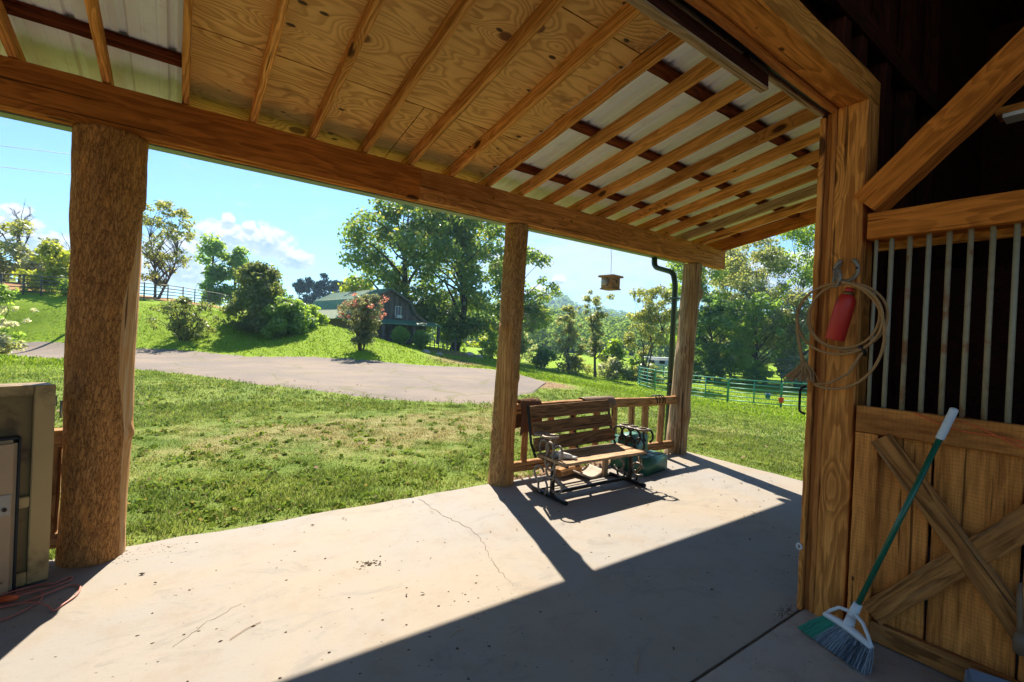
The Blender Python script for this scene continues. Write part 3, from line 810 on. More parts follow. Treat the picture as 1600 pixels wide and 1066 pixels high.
# ------------------------------------------------------------------ porch slab and barn floor
def slab_mesh(name, outline, z0, z1, bev=0.012):
    bm = bmesh.new()
    vs = [bm.verts.new((x, y, z0)) for x, y in outline]
    f = bm.faces.new(vs)
    r = bmesh.ops.extrude_face_region(bm, geom=[f])
    top = [g for g in r['geom'] if isinstance(g, bmesh.types.BMVert)]
    for v in top: v.co.z = z1
    bmesh.ops.recalc_face_normals(bm, faces=bm.faces)
    es = [e for e in bm.edges if all(abs(v.co.z - z1) < 1e-5 for v in e.verts)]
    bmesh.ops.bevel(bm, geom=es, offset=bev, segments=2, affect='EDGES')
    me = bpy.data.meshes.new(name)
    bm.to_mesh(me); bm.free()
    return me
out = [(-9.0, 1.178)]
r = random.Random(3)
xs_ = np.arange(6.0, -9.01, -0.22)
pts = [(5.99 + r.uniform(-.012, .012), y) for y in np.arange(1.178, 3.98, 0.22)]
pts += [(float(x), 3.985 + r.uniform(-.022, .02)) for x in xs_]
pf = link('porch_floor', slab_mesh('porch_floor', [(-9.0, 1.178)] + pts, -0.22, 0.0), M_SLAB)
pf['kind'] = 'structure'
bf = link('barn_floor', slab_mesh('barn_floor', [(-9, -7), (8, -7), (8, 1.172), (-9, 1.172)], -0.22, 0.012, 0.009), M_FLOOR)
bf['kind'] = 'structure'

def crack(parent, pts, w0, z, seed):
    """thin open crack lying in a floor"""
    rr = random.Random(seed)
    P_ = []
    for a, b in zip(pts[:-1], pts[1:]):
        for k in range(7):
            t = k / 7
            P_.append(Vector((a[0] + (b[0] - a[0]) * t + rr.uniform(-.014, .014), a[1] + (b[1] - a[1]) * t + rr.uniform(-.014, .014), z)))
    P_.append(Vector((*pts[-1], z)))
    mb = MB()
    vs, fs = [], []
    for i_, p in enumerate(P_):
        t = (P_[min(i_ + 1, len(P_) - 1)] - P_[max(i_ - 1, 0)]).normalized()
        s = Vector((-t.y, t.x, 0)) * w0 * rr.uniform(0.35, 1.1) * (1 - 0.55 * i_ / len(P_))
        vs += [p - s, p + s]
    for i_ in range(len(P_) - 1):
        fs.append((2 * i_, 2 * i_ + 2, 2 * i_ + 3, 2 * i_ + 1))
    mb.add(vs, fs)
    return mb.build('crack', M_CRACK, parent)
crack(pf, [(1.84, 3.9), (1.84, 3.47), (1.916, 3.12), (1.87, 2.885), (1.786, 2.64), (1.737, 2.467), (1.70, 2.25)], 0.0035, 0.0012, 1)
crack(pf, [(0.02, 2.62), (0.16, 2.76), (0.33, 2.86)], 0.0018, 0.0012, 2)

# ------------------------------------------------------------------ porch roof frame
SL = 0.170                                   # roof rise per metre towards the barn
def ru(y, off=0.0):                          # height of the rafter underside line
    return 2.957 + SL * (3.8 - y) + off
proof = thing('porch_roof', 'porch roof of pale pine rafters under plywood and bare metal sheets', 'roof', (2.5, 2.5, 3.1))
Y0, Y1 = 1.30, 4.46
for k in range(-4, 17):
    xl = -0.04 + 0.3985 * (k - 2) + 0.022
    if k == 16: continue
    m_ = M_RAFTER
    plank('rafter', (xl, Y1, ru(Y1, .0525)), (xl, Y0, ru(Y0, .0525)), 0.040, 0.105, m_, proof, share='rafter%d' % (k % 4), seg=14, wob=0.0025)
# twin water-stained rafter, and the barge rafter at the open end
xl = -0.04 + 0.3985 * 14 + 0.022
tag(plank('rafter', (xl, Y1, ru(Y1, .0525)), (xl, Y0, ru(Y0, .0525)), 0.040, 0.105, M_PALEWOOD, proof, share='rafter_pale'), 'pale water-streaked rafter')
xl = -0.04 + 0.3985 * 15 + 0.022
plank('rafter', (xl, Y1, ru(Y1, .0525)), (xl, Y0, ru(Y0, .0525)), 0.040, 0.105, M_RAFTER, proof, share='rafter2')
plank('barge_board', (6.455, Y1, ru(Y1, .060)), (6.455, Y0, ru(Y0, .060)), 0.042, 0.184, M_BEAM, proof, seg=14)
for yp in (1.34, 2.01, 2.775, 3.54, 4.28):
    plank('purlin', (-2.3, yp + .045, ru(yp + .045, .130)), (2.28, yp + .045, ru(yp + .045, .130)), 0.089, 0.038, M_PURLIN, proof, up=(0, SL, 1), seg=24, wob=.003)
    plank('purlin', (2.285, yp + .045, ru(yp + .045, .130)), (6.44, yp + .045, ru(yp + .045, .130)), 0.089, 0.038, M_PURLIN, proof, up=(0, SL, 1), seg=24, wob=.003)
# plywood sheets over the middle bays (local X along the eave)
for (xa, xb, ya, yb) in ((0.0, 1.40, 3.193, 4.30), (1.404, 2.345, 3.193, 4.30), (0.0, 2.345, 2.008, 3.189), (0.0, 1.30, 1.31, 2.004), (1.304, 2.345, 1.31, 2.004)):
    ym, xm = (ya + yb) / 2, (xa + xb) / 2
    Lp = (yb - ya) / math.cos(math.atan(SL))
    mb = MB().box((0, 0, 0), (xb - xa - .004, Lp - .004, 0.012))
    mt = frame((xa, ym, ru(ym, .105)), (xb, ym, ru(ym, .105)), (0, SL, 1))
    mb.build('plywood_sheet', M_PLY, proof, mtx=mt)
# ribbed metal sheets: pans with small ribs, running up the slope
def roof_sheet(x0, x1):
    prof = []
    x = x0
    while x < x1 - 0.01:
        prof += [(x, 0), (x + .012, .019), (x + .038, .019), (x + .05, 0), (x + .105, 0), (x + .109, .004), (x + .121, .004), (x + .125, 0), (x + .18, 0), (x + .184, .004), (x + .196, .004), (x + .2, 0)]
        x += 0.2286
    prof = [(min(a, x1), b) for a, b in prof] + [(x1, 0)]
    vs, fs = [], []
    for yy in (1.295, 4.56):
        for a, b in prof: vs.append((a, yy, ru(yy, .153) + b))
    n = len(prof)
    for i_ in range(n - 1):
        fs.append((i_, i_ + 1, n + i_ + 1, n + i_))
    mb = MB(); mb.add(vs, fs)
    return mb.build('roof_sheet', M_ROOFM, proof)
x = -2.4
while x < 6.5:
    roof_sheet(x, min(x + 0.914, 6.53))
    x += 0.914
# under-eave boards
plank('fascia_board', (-2.4, 4.483, 2.922), (6.52, 4.483, 2.922), 0.025, 0.138, M_PURLIN, proof, seg=20)

# gutter with downspout
gut = thing('gutter', 'pale green gutter along the eave with a dark green downspout at its corner end', 'gutter', (2.5, 4.55, 2.8))
prof = [(4.50, 2.935), (4.50, 2.838), (4.575, 2.828), (4.60, 2.85), (4.61, 2.945), (4.60, 2.945), (4.592, 2.855), (4.572, 2.836), (4.508, 2.846), (4.508, 2.935)]
vs, fs = [], []
xs = [-2.4, 0.7, 3.8, 6.53]
for xx in xs:
    for a, b in prof: vs.append((xx, a, b))
n = len(prof)
for i_ in range(len(xs) - 1):
    for k in range(n): fs.append((i_ * n + k, i_ * n + (k + 1) % n, (i_ + 1) * n + (k + 1) % n, (i_ + 1) * n + k))
fs.append(tuple(range(n))); fs.append(tuple(3 * n + k for k in range(n))[::-1])
mb = MB(); mb.add(vs, fs)
mb.build('trough', M_GUTTER, gut)
def bend(pts, r=0.06, k=5):
    out = [Vector(pts[0])]
    for a, b, c in zip(pts[:-2], pts[1:-1], pts[2:]):
        a, b, c = Vector(a), Vector(b), Vector(c)
        u, w = (a - b).normalized() * r, (c - b).normalized() * r
        for i_ in range(k + 1):
            t = i_ / k
            out.append((b + u) * (1 - t) ** 2 + b * 2 * t * (1 - t) + (b + w) * t * t)
    out.append(Vector(pts[-1]))
    return out
MB().tube(bend([(5.85, 4.55, 2.84), (5.85, 4.54, 2.69), (5.86, 4.21, 2.58), (5.88, 4.18, 2.40), (5.86, 4.18, -0.02)], 0.07), 0.044, 10, flat=(1.15, 0.85)).build('downspout', M_DSPOUT, gut, True)
for z in (2.2, 0.95):
    MB().box((5.87, 4.165, z), (0.125, 0.10, 0.025)).build('strap', M_DSPOUT, gut)

# eave beam, two lengths meeting left of the middle post
for nm, x0, x1, lab, mt in (('eave_beam', -2.4, 1.657, 'long brown eave beam resting on the thick left log post', M_BEAM), ('eave_beam', 1.661, 6.52, 'paler knotty eave beam resting on the middle and corner log posts', M_BEAM2)):
    t = thing(nm, lab, 'beam', ((x0 + x1) / 2, 3.85, 2.81), 'eave beams')
    plank('inner_ply', (x0, 3.822, 2.8095), (x1, 3.822, 2.8095), 0.044, 0.275, mt, t, seg=26, wob=.002)
    plank('outer_ply', (x0, 3.880, 2.806), (x1, 3.880, 2.806), 0.044, 0.272, mt, t, seg=26, wob=.002)
    plank('filler_ply', (x0 + .002, 3.851, 2.812), (x1 - .002, 3.851, 2.812), 0.014, 0.25, M_PALEWOOD, t, seg=6)

# ------------------------------------------------------------------ log posts
def log_post(cx, cy, r0, r1, ztop, mat, label, peel, seed, lean=(0, 0), knots=(), bow=0.0):
    n, m = 72, 150
    z = np.linspace(-0.10, ztop, m)
    vs = np.zeros((m, n, 3)); pe = np.zeros((m, n))
    for i_, zz_ in enumerate(z):
        t = max(0, zz_) / ztop
        R0 = r0 + (r1 - r0) * t + 0.10 * r0 * math.exp(-max(zz_, 0) * 5)
        ox, oy = cx + lean[0] * t + bow * math.sin(math.pi * t) + .018 * mnoise.noise(Vector((zz_ * 1.1, seed, 0))), cy + lean[1] * t + .012 * mnoise.noise(Vector((zz_ * 1.1, seed, 9)))
        for k in range(n):
            a = 2 * math.pi * k / n
            ca, sa = math.cos(a), math.sin(a)
            p_ = peel(a, zz_)
            nz = mnoise.noise(Vector((ca * 1.3, sa * 1.3, zz_ * 0.9 + seed))) * 0.09 + mnoise.noise(Vector((ca * 2.6, sa * 2.6, zz_ * 2.6 + seed * 3))) * 0.045
            bk = mnoise.noise(Vector((ca * 7, sa * 7, zz_ * 4.5 + seed))) * 0.030 + mnoise.noise(Vector((ca * 17, sa * 17, zz_ * 7 + seed * 2))) * 0.022
            R_ = R0 * (1 + nz + bk * (1 - 0.6 * p_)) - 0.013 * p_
            for (ka, kz, ks, kh) in knots:
                d = ((math.atan2(math.sin(a - ka), math.cos(a - ka)) * R0) ** 2 + (zz_ - kz) ** 2) / ks ** 2
                R_ += kh * math.exp(-d)
            vs[i_, k] = (ox + ca * R_ - cx, oy + sa * R_ - cy, zz_)
            pe[i_, k] = p_
    i_ = np.arange(m - 1)[:, None] * n
    k = np.arange(n)[None, :]
    f = np.stack([i_ + k, i_ + (k + 1) % n, i_ + n + (k + 1) % n, i_ + n + k], -1).reshape(-1, 4)
    me = fast_mesh('log_post', vs.reshape(-1, 3), f)
    bm = bmesh.new(); bm.from_mesh(me); bm.verts.ensure_lookup_table()
    bm.faces.new([bm.verts[(m - 1) * n + q] for q in range(n)])
    bm.to_mesh(me); bm.free()
    at = me.attributes.new('peel', 'FLOAT', 'POINT')
    at.data.foreach_set('value', pe.ravel().astype(np.float32))
    o = link('log_post', me, mat, None, True, Matrix.Translation((cx, cy, 0)))
    tag(o, label, 'post', 'log posts holding up the porch roof')
    return o
def sstep(x, a, b):
    t = min(1, max(0, (x - a) / (b - a))) if a != b else 0
    return t * t * (3 - 2 * t)
def angd(a, b):
    return math.atan2(math.sin(a - b), math.cos(a - b))
def peel1(a, z):
    # bare streak on the right flank, widening downwards, bark ragged below the shoulder
    d = angd(a, math.radians(-22))
    w0 = 0.22 + 0.42 * sstep(z, 2.05, 1.55) - 0.28 * sstep(z, 1.2, 0.8)
    w0 *= sstep(z, 2.22, 2.0)
    side = sstep(d, -w0 * 1.0, -w0 * 0.7) * (1 - sstep(d, 0.95, 1.15))
    return side * (sstep(z, 0.15, 0.6) * 0.45 + 0.55)
log_post(-0.395, 3.935, 0.160, 0.187, 2.664, M_LOG1, 'thickest log post with dark bark and a pale bare streak down its right side', peel1, 3.1, (0.015, -0.03), [(math.radians(-20), 0.78, 0.05, 0.02)])
def peel2(a, z):
    d = angd(a, math.radians(-90))
    top = 1.86 + 0.12 * math.sin(a * 2 + 1) + 0.05 * math.sin(a * 5)
    return 0.10 + (1 - sstep(z, top - .05, top + .05)) * (0.40 + 0.10 * math.sin(a * 3 + z * 1.7) + 0.10 * math.sin(z * 4 + a))
log_post(2.775, 3.965, 0.130, 0.118, 2.664, M_LOG2, 'tan log post with half its bark left, beside the railing and bench', peel2, 8.7, (0.01, -0.06), [(math.radians(200), 1.62, 0.05, 0.035), (math.radians(-60), 1.1, 0.05, 0.02), (math.radians(-20), 1.78, 0.06, 0.02), (math.radians(170), .5, .07, .015)])
def peel3(a, z):
    return 0.55 + 0.45 * sstep(z, 1.95, 1.6) - 0.35 * (1 - sstep(abs(angd(a, -1.2)), 0.2, 0.7)) * (1 - sstep(abs(z - 0.55), 0.1, 0.3))
log_post(5.80, 4.0, 0.152, 0.130, 2.664, M_LOG3, 'grey weathered corner log post bare of bark, beside the downspout', peel3, 15.3, (0.06, -0.1), [(math.radians(-30), 2.25, 0.09, 0.055), (math.radians(200), 1.45, 0.1, 0.03), (math.radians(-80), .55, .08, .02), (math.radians(190), .3, .12, .02)], bow=0.02)

# ------------------------------------------------------------------ barn shell round the camera
def struct(name, mb, mat):
    o = mb.build(name, mat)
    o['kind'] = 'structure'
    return o
fw = thing('front_wall', 'dark board wall above the barn doorway', 'wall', (0, 1.25, 3.0))
fw['kind'] = 'structure'
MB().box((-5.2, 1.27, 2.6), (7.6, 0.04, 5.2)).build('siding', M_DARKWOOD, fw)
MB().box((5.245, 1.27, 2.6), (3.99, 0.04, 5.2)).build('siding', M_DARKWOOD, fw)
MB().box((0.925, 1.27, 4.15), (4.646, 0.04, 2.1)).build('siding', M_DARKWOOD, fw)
for xs in (-1.2, -0.6, 0.0, 0.6, 1.2, 1.8, 2.4, 3.16, 3.42, 3.86, 4.4, 5.0):
    plank('stud', (xs, 1.19, 3.08 if xs < 3 else 0.02), (xs, 1.19, 5.1), 0.10, 0.10, M_DARKWOOD, fw, up=(0, 1, 0), share='stud' if xs < 3 else 'stud2')
plank('girt', (-1.0, 1.145, 3.55), (5.5, 1.145, 3.55), 0.14, 0.045, M_DARKWOOD, fw, up=(0, 1, 0))
w = MB(); w.box((7.27, -1.1, 2.6), (0.06, 5.0, 5.2)); struct('right_wall', w, M_DARKWOOD)
w = MB(); w.box((5.13, -1.66, 2.6), (4.25, 0.06, 5.2)); struct('added_stall_wall', w, M_DARKWOOD)  # unseen wall added to keep light from entering the stall from behind
w = MB(); w.box((2.1, -1.15, 5.22), (10.6, 5.0, 0.08)); struct('barn_ceiling', w, M_DARKWOOD)  # unseen; kept short, left and rear sides open, so more light comes in
# door frame: header, post and layered jamb boards
df = thing('door_frame', 'heavy honey coloured timber door frame with split layered jamb boards', 'door frame', (3.0, 1.1, 0))
plank('post', (3.085, 1.043, 0.012), (3.085, 1.043, 2.89), 0.145, 0.17, M_POST, df, up=(-1, 0, 0), seg=20, wob=.002)
plank('header', (-1.9, 1.043, 2.965), (3.169, 1.043, 2.965), 0.145, 0.148, M_HEADER, df, up=(0, 0, 1), seg=24, wob=.002)
for yc, th, xo, z1, mt in ((1.131, .026, .004, 2.90, M_JAMB), (1.160, .030, .020, 2.88, M_JAMB2), (1.190, .026, -.004, 2.86, M_POST)):
    plank('jamb_board', (3.06 + xo, yc, 0.002), (3.06 + xo, yc, z1), th, 0.13, mt, df, up=(-1, 0, 0), seg=36, wob=.002, bev=.005)
for yc, zc, mt in ((1.13, 2.90, M_JAMB), (1.165, 2.92, M_RUBBER), (1.20, 2.905, M_PALEWOOD)):
    plank('head_trim', (-1.9, yc, zc), (3.0, yc, zc), 0.03, 0.06, mt, df, seg=20, wob=.003)
MB().tube(bend([(2.99, 1.205, 1.30), (2.985, 1.236, 1.29), (2.985, 1.236, 1.15), (2.99, 1.205, 1.14)], .02), .007, 6).build('pull_handle', M_BLACKIRON, df, True)
ring = [(2.982, 1.199 + .013 * math.cos(a), 0.368 + .016 * math.sin(a)) for a in np.linspace(0, 2 * math.pi, 15)[:-1]]
MB().tube(ring, .005, 6, closed=True).build('eye_ring', M_WHITEP, df, True)

tb = thing('track_board', 'dark hanging door track board with a pale lower edge under the header', 'board', (0.5, 1.2, 2.8))
plank('board', (-1.9, 1.203, 2.93), (2.355, 1.203, 2.93), 0.245, 0.030, M_DARKWOOD, tb, up=(0, -1, 0), seg=20)
plank('lower_edge', (-1.9, 1.206, 2.8055), (2.35, 1.206, 2.8055), 0.044, 0.012, M_PALEWOOD, tb, seg=20, wob=.001, bev=.002)
MB().tube([(-1.9, 1.165, 3.06), (2.30, 1.165, 3.06), (2.352, 1.165, 3.04), (2.358, 1.165, 2.99)], .016, 8).build('rubber_cover', M_RUBBER, tb, True)

# ------------------------------------------------------------------ horse stall on the right
st = thing('stall_front', 'wooden stall front with an X braced plank panel under a row of vertical steel bars', 'stall', (3.0, 0.4, 0))
YN = -1.6
plank('top_beam', (3.05, YN, 2.19), (3.05, 0.943, 2.19), 0.14, 0.138, M_TIMBER, st, up=(0, 0, 1), seg=20)
plank('inner_beam', (3.135, YN, 2.16), (3.135, 0.94, 2.16), 0.028, 0.165, M_HEADER, st, up=(0, 0, 1), seg=20)
ys = [0.915, 0.848, 0.773, 0.698, 0.622, 0.546, 0.472, 0.396, 0.32, 0.245, 0.17, 0.095, 0.02, -0.055, -0.13]
for i_, yb in enumerate(ys):
    MB().tube([(3.035, yb, 1.20), (3.035, yb, 1.7), (3.035, yb, 2.13)], 0.0112 if i_ else 0.009, 10).build('bar', M_RUST if i_ in (2, 4, 5, 6) else M_GALV, st, True)
# lower panel: frame boards proud of planks
plank('top_rail', (3.0, YN, 1.157), (3.0, 0.95, 1.157), 0.138, 0.04, M_STALL, st, up=(-1, 0, 0), seg=20, skew1=0.0)
plank('sill_strip', (3.045, YN, 1.205), (3.045, 0.95, 1.205), 0.06, 0.036, M_STALL, st, seg=12)
plank('stile', (3.0, 0.900, 0.02), (3.0, 0.900, 1.086), 0.10, 0.04, M_STALL, st, up=(-1, 0, 0), seg=12)
plank('stile', (3.0, -0.30, 0.12), (3.0, -0.30, 1.086), 0.10, 0.04, M_STALL, st, up=(-1, 0, 0), seg=12)
plank('bottom_rail', (3.0, YN, 0.068), (3.0, 0.848, 0.068), 0.10, 0.04, M_BRACE, st, up=(-1, 0, 0), seg=16)
for ya, yb in ((0.945, 0.648), (0.636, 0.338), (0.326, 0.04), (0.03, -0.27), (-0.28, -0.58)):
    plank('plank', (3.045, (ya + yb) / 2, 0.02), (3.045, (ya + yb) / 2, 1.20), ya - yb, 0.03, M_STALL, st, up=(-1, 0, 0), seg=10, wob=.002)
plank('brace_board', (2.983, 0.838, 1.075), (2.983, 0.125, 0.093), 0.10, 0.034, M_BRACE, st, up=(-1, 0, 0), seg=16, wob=.003)
plank('brace_board', (2.990, 0.842, 0.155), (2.990, 0.500, 0.585), 0.108, 0.034, M_BRACE, st, up=(-1, 0, 0), seg=10, wob=.003)
plank('brace_board', (2.990, 0.480, 0.610), (2.990, 0.115, 1.07), 0.108, 0.034, M_BRACE, st, up=(-1, 0, 0), seg=10, wob=.003)
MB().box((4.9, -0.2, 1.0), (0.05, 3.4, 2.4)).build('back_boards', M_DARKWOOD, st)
kb = thing('knee_brace', 'orange timber brace rising diagonally from the door post over the stall bars', 'brace', (3.05, 0.7, 2.5))
plank('timber', (3.05, 0.965, 2.318), (3.05, 0.02, 3.262), 0.142, 0.14, M_TIMBER, kb, up=(-1, 0, 0), seg=16)
wf = thing('hanging_block', 'short wooden block with a pale panel below it high in the dark stall', 'light fixture', (3.3, 0.2, 2.73))
plank('block', (3.34, 0.525, 2.745), (3.34, -0.3, 2.755), 0.12, 0.035, M_HEADER, wf, up=(0, 0, 1))
MB().box((3.34, 0.11, 2.718), (0.105, 0.78, 0.02)).build('panel', M_LAMPW, wf)

# ------------------------------------------------------------------ porch railing
def log_rail(name, p0, p1, rz, ry, mat, parent, seed, seg=26, n=14):
    """rough half-round rail along local X"""
    L_ = (Vector(p1) - Vector(p0)).length
    vs, fs = [], []
    for i_ in range(seg + 1):
        x = -L_ / 2 + L_ * i_ / seg
        for k in range(n):
            a = 2 * math.pi * k / n
            j = 1 + 0.10 * mnoise.noise(Vector((x * 2.2, math.cos(a) * 1.2 + seed, math.sin(a) * 1.2))) + 0.07 * mnoise.noise(Vector((x * 9, math.cos(a) * 3, math.sin(a) * 3 + seed)))
            ca, sa = math.cos(a), math.sin(a)
            sq = 1 / max(abs(ca), abs(sa)) ** 0.45
            vs.append((x, ca * ry * j * sq, sa * rz * j * sq + 0.006 * math.sin(x * 3 + seed)))
    for i_ in range(seg):
        for k in range(n):
            l = (k + 1) % n
            fs.append((i_ * n + k, i_ * n + l, (i_ + 1) * n + l, (i_ + 1) * n + k))
    fs.append(tuple(range(n))[::-1]); fs.append(tuple(seg * n + k for k in range(n)))
    mb = MB(); mb.add(vs, fs)
    return mb.build(name, mat, parent, False, frame(p0, p1))

def railing(x0, x1, bal, label, seed):
    t = thing('porch_railing', label, 'railing', ((x0 + x1) / 2, 3.98, 0), 'rustic log railings between the porch posts')
    log_rail('top_rail', (x0, 3.98, 0.768), (x1, 3.975, 0.750), 0.058, 0.050, M_RAIL, t, seed)
    log_rail('bottom_rail', (x0, 3.98, 0.135), (x1, 3.98, 0.125), 0.055, 0.048, M_RAIL, t, seed + 3)
    rr = random.Random(seed)
    for xb in bal:
        log_rail('baluster', (xb + rr.uniform(-.015, .015), 3.985, 0.16), (xb + rr.uniform(-.02, .02), 3.985, 0.74), rr.uniform(.032, .042), rr.uniform(.033, .042), M_RAIL, t, rr.random() * 40, 12, 10)
    return t
railing(2.86, 5.70, (3.07, 3.43, 3.79, 4.14, 4.50, 4.80, 5.09, 5.42), 'rustic log railing behind the bench between tan and grey log posts', 2)
railing(-2.2, -0.56, (-0.62, -0.95, -1.3, -1.65, -2.0), 'rustic log railing behind the beige cabinet', 5)

# leather roll, coir mat and rope coil hung over the rail
def sleeve(x0, x1, r_, a0, a1, nx, na, wob, seed):
    vs, fs = [], []
    for i_ in range(nx):
        x = x0 + (x1 - x0) * i_ / (nx - 1)
        for k in range(na):
            a = a0 + (a1 - a0) * k / (na - 1)
            q = r_ * (1 + wob * mnoise.noise(Vector((x * 9, math.cos(a) * 2 + seed, math.sin(a) * 2))))
            vs.append((x, q * math.cos(a), q * math.sin(a)))
    for i_ in range(nx - 1):
        for k in range(na - 1):
            fs.append((i_ * na + k, i_ * na + k + 1, (i_ + 1) * na + k + 1, (i_ + 1) * na + k))
    mb = MB(); mb.add(vs, fs)
    return mb
def solidify(o, t):
    md = o.modifiers.new('thick', 'SOLIDIFY'); md.thickness = t; md.offset = 1
o = sleeve(-0.26, 0.26, 0.068, math.radians(-75), math.radians(255), 16, 18, 0.06, 1).build('leather_roll', M_LEATHER, None, True, Matrix.Translation((4.15, 3.978, 0.772)))
solidify(o, 0.008)
tag(o, 'brown leather pad wrapped round the railing behind the bench', 'pad')
vs, fs = [], []
na, nx = 26, 14
for i_ in range(nx):
    x = -0.135 + 0.27 * i_ / (nx - 1)
    for k in range(na):
        s = k / (na - 1)                       # hangs down in front, over the rail, down behind
        if s < 0.4: y, z = -0.075 - 0.01 * math.sin(s * 9), 0.02 - (0.4 - s) / 0.4 * (0.30 + 0.03 * math.sin(x * 25))
        elif s < 0.6:
            a = math.pi - (s - 0.4) / 0.2 * math.pi
            y, z = 0.075 * math.cos(a), 0.02 + 0.075 * math.sin(a)
        else: y, z = 0.075, 0.02 - (s - 0.6) / 0.4 * 0.25
        j = mnoise.noise(Vector((x * 14, s * 14, 2))) * 0.016
        vs.append((x + j * 0.5, y + j, z + j))
for i_ in range(nx - 1):
    for k in range(na - 1):
        fs.append((i_ * na + k, i_ * na + k + 1, (i_ + 1) * na + k + 1, (i_ + 1) * na + k))
mb = MB(); mb.add(vs, fs)
o = mb.build('coir_mat', M_MAT, None, True, Matrix.Translation((3.10, 3.978, 0.77)))
solidify(o, 0.02)
# bristly pile on the mat
rr = random.Random(5)
pile = MB()
for q in range(1500):
    k = rr.choice(vs)
    b = Vector(k); d = Vector((rr.uniform(-1, 1), (b.y if abs(b.y) > .01 else .01) * 9, 0.4 + rr.uniform(-.6, .8))).normalized()
    s = Vector((rr.uniform(-1, 1), rr.uniform(-1, 1), rr.uniform(-1, 1))).normalized() * 0.003
    b = b + d * 0.012
    pile.add([b - s, b + s, b + d * rr.uniform(.012, .03)], [(0, 1, 2)])
p_ = pile.build('bristles', M_MAT, o, False, Matrix.Translation((3.10, 3.978, 0.77)))
p_['kind'] = 'stuff'
tag(o, 'shaggy brown coir mat draped over the railing beside the tan log post', 'mat')
mb = MB()
pts = []
for k in range(70):
    a = k / 70 * 2 * math.pi * 4
    pts.append((5.22 + 0.22 * k / 70 + 0.01 * math.sin(a * 1.7), 3.975 + 0.058 * math.cos(a), 0.765 + 0.062 * math.sin(a)))
mb.tube(pts, 0.007, 6)
tag(mb.build('rail_cord', M_RUBBER, None, True), 'thin dark cord wound round the railing end by the grey corner post', 'cord')

# ------------------------------------------------------------------ glider bench with horseshoe arms
be = thing('glider_bench', 'wooden glider bench with three dark back boards and arms of welded horseshoes', 'bench', (3.48, 3.35, 0))
def shoe_pts(c, r_, rot, plane='yz', n=16, gap=0.9, ry=1.12):
    """open horseshoe curve; rot turns the opening"""
    out = []
    for k in range(n):
        a = -math.pi / 2 + gap / 2 + (2 * math.pi - gap) * k / (n - 1)
        u, v = r_ * math.cos(a), r_ * ry * math.sin(a)
        uu, vv_ = u * math.cos(rot) - v * math.sin(rot), u * math.sin(rot) + v * math.cos(rot)
        if plane == 'yz': out.append((c[0], c[1] + uu, c[2] + vv_))
        elif plane == 'xy': out.append((c[0] + uu, c[1] + vv_, c[2]))
        else: out.append((c[0] + uu, c[1], c[2] + vv_))
    return out
def shoe(name, c, r_, rot, mat, parent, plane='yz', gap=0.9, th=0.0125):
    r_ = r_ * 1.1
    return MB().tube(shoe_pts(c, r_, rot, plane, 18, gap), th, 7, flat=(1.0, 0.75)).build(name, mat, parent, True)
# iron base: two floor skids, cross tube, uprights
for xs in (2.93, 4.04):
    MB().box((xs, 3.37, 0.021), (0.034, 0.50, 0.034), None, .004).build('skid', M_BLACKIRON, be)
    MB().box((xs, 3.33, 0.215), (0.036, 0.036, 0.35), None, .004).build('upright', M_BLACKIRON, be)
    MB().box((xs, 3.34, 0.352), (0.030, 0.42, 0.022), None, .003).build('seat_bearer', M_BLACKIRON, be)
MB().box((3.485, 3.33, 0.055), (1.075, 0.03, 0.03), None, .004).build('cross_bar', M_BLACKIRON, be)
MB().tube([(2.95, 3.56, 0.02), (4.03, 3.56, 0.02)], 0.009, 6).build('rear_rod', M_BLACKIRON, be)
for k, (yc, wd) in enumerate(((3.195, 0.15), (3.345, 0.135), (3.475, 0.11))):
    plank('seat_slat', (2.885, yc, 0.372 + .004 * k), (4.035, yc, 0.372 + .004 * k), wd, 0.026, M_BENCH_L, be, seg=10)
for zc, yc in ((0.462, 3.545), (0.612, 3.59), (0.765, 3.635)):
    plank('back_board', (2.865, yc, zc + .01), (3.985, yc, zc + .03), 0.134, 0.028, M_BENCH_D, be, up=(0, -1, 0.3), seg=10, bev=.006)
for xs in (2.85, 3.998):
    MB().tube([(xs, 3.50, 0.36), (xs, 3.58, 0.48), (xs, 3.665, 0.845)], 0.013, 6).build('back_iron', M_BLACKIRON, be)
MB().box((3.47, 3.64, 0.60), (0.03, 0.016, 0.5), Matrix.Rotation(-0.29, 3, 'X')).build('back_iron', M_BLACKIRON, be)
# left arm
XL = 2.91
for (y, z, r_, ro, mt) in ((3.455, .46, .062, 0.1, M_SHOE), (3.26, .452, .055, 0.2, M_SHOE), (3.355, .345, .06, 2.9, M_SHOE), (3.50, .205, .062, -1.5, M_SHOE),
                       (3.335, .268, .055, 3.3, M_SHOE), (3.455, .085, .062, 0.0, M_SHOE), (3.24, .15, .062, 1.3, M_SHOE), (3.36, .47, .05, 0.0, M_SHOE)):
    shoe('horseshoe', (XL + random.uniform(-.012, .012), y, z), r_, ro, mt, be)
for (y) in (3.50, 3.375):
    shoe('horseshoe', (XL + .01, y, 0.585), 0.062, 1.2, M_SHOE, be, 'xy')
for (y0, y1) in ((3.44, 3.33), (3.34, 3.43), (3.31, 3.31), (3.54, 3.5)):
    MB().tube([(XL + .02, y0, 0.58), (XL, y1, 0.50)], .006, 5).build('arm_rod', M_SHOE, be)
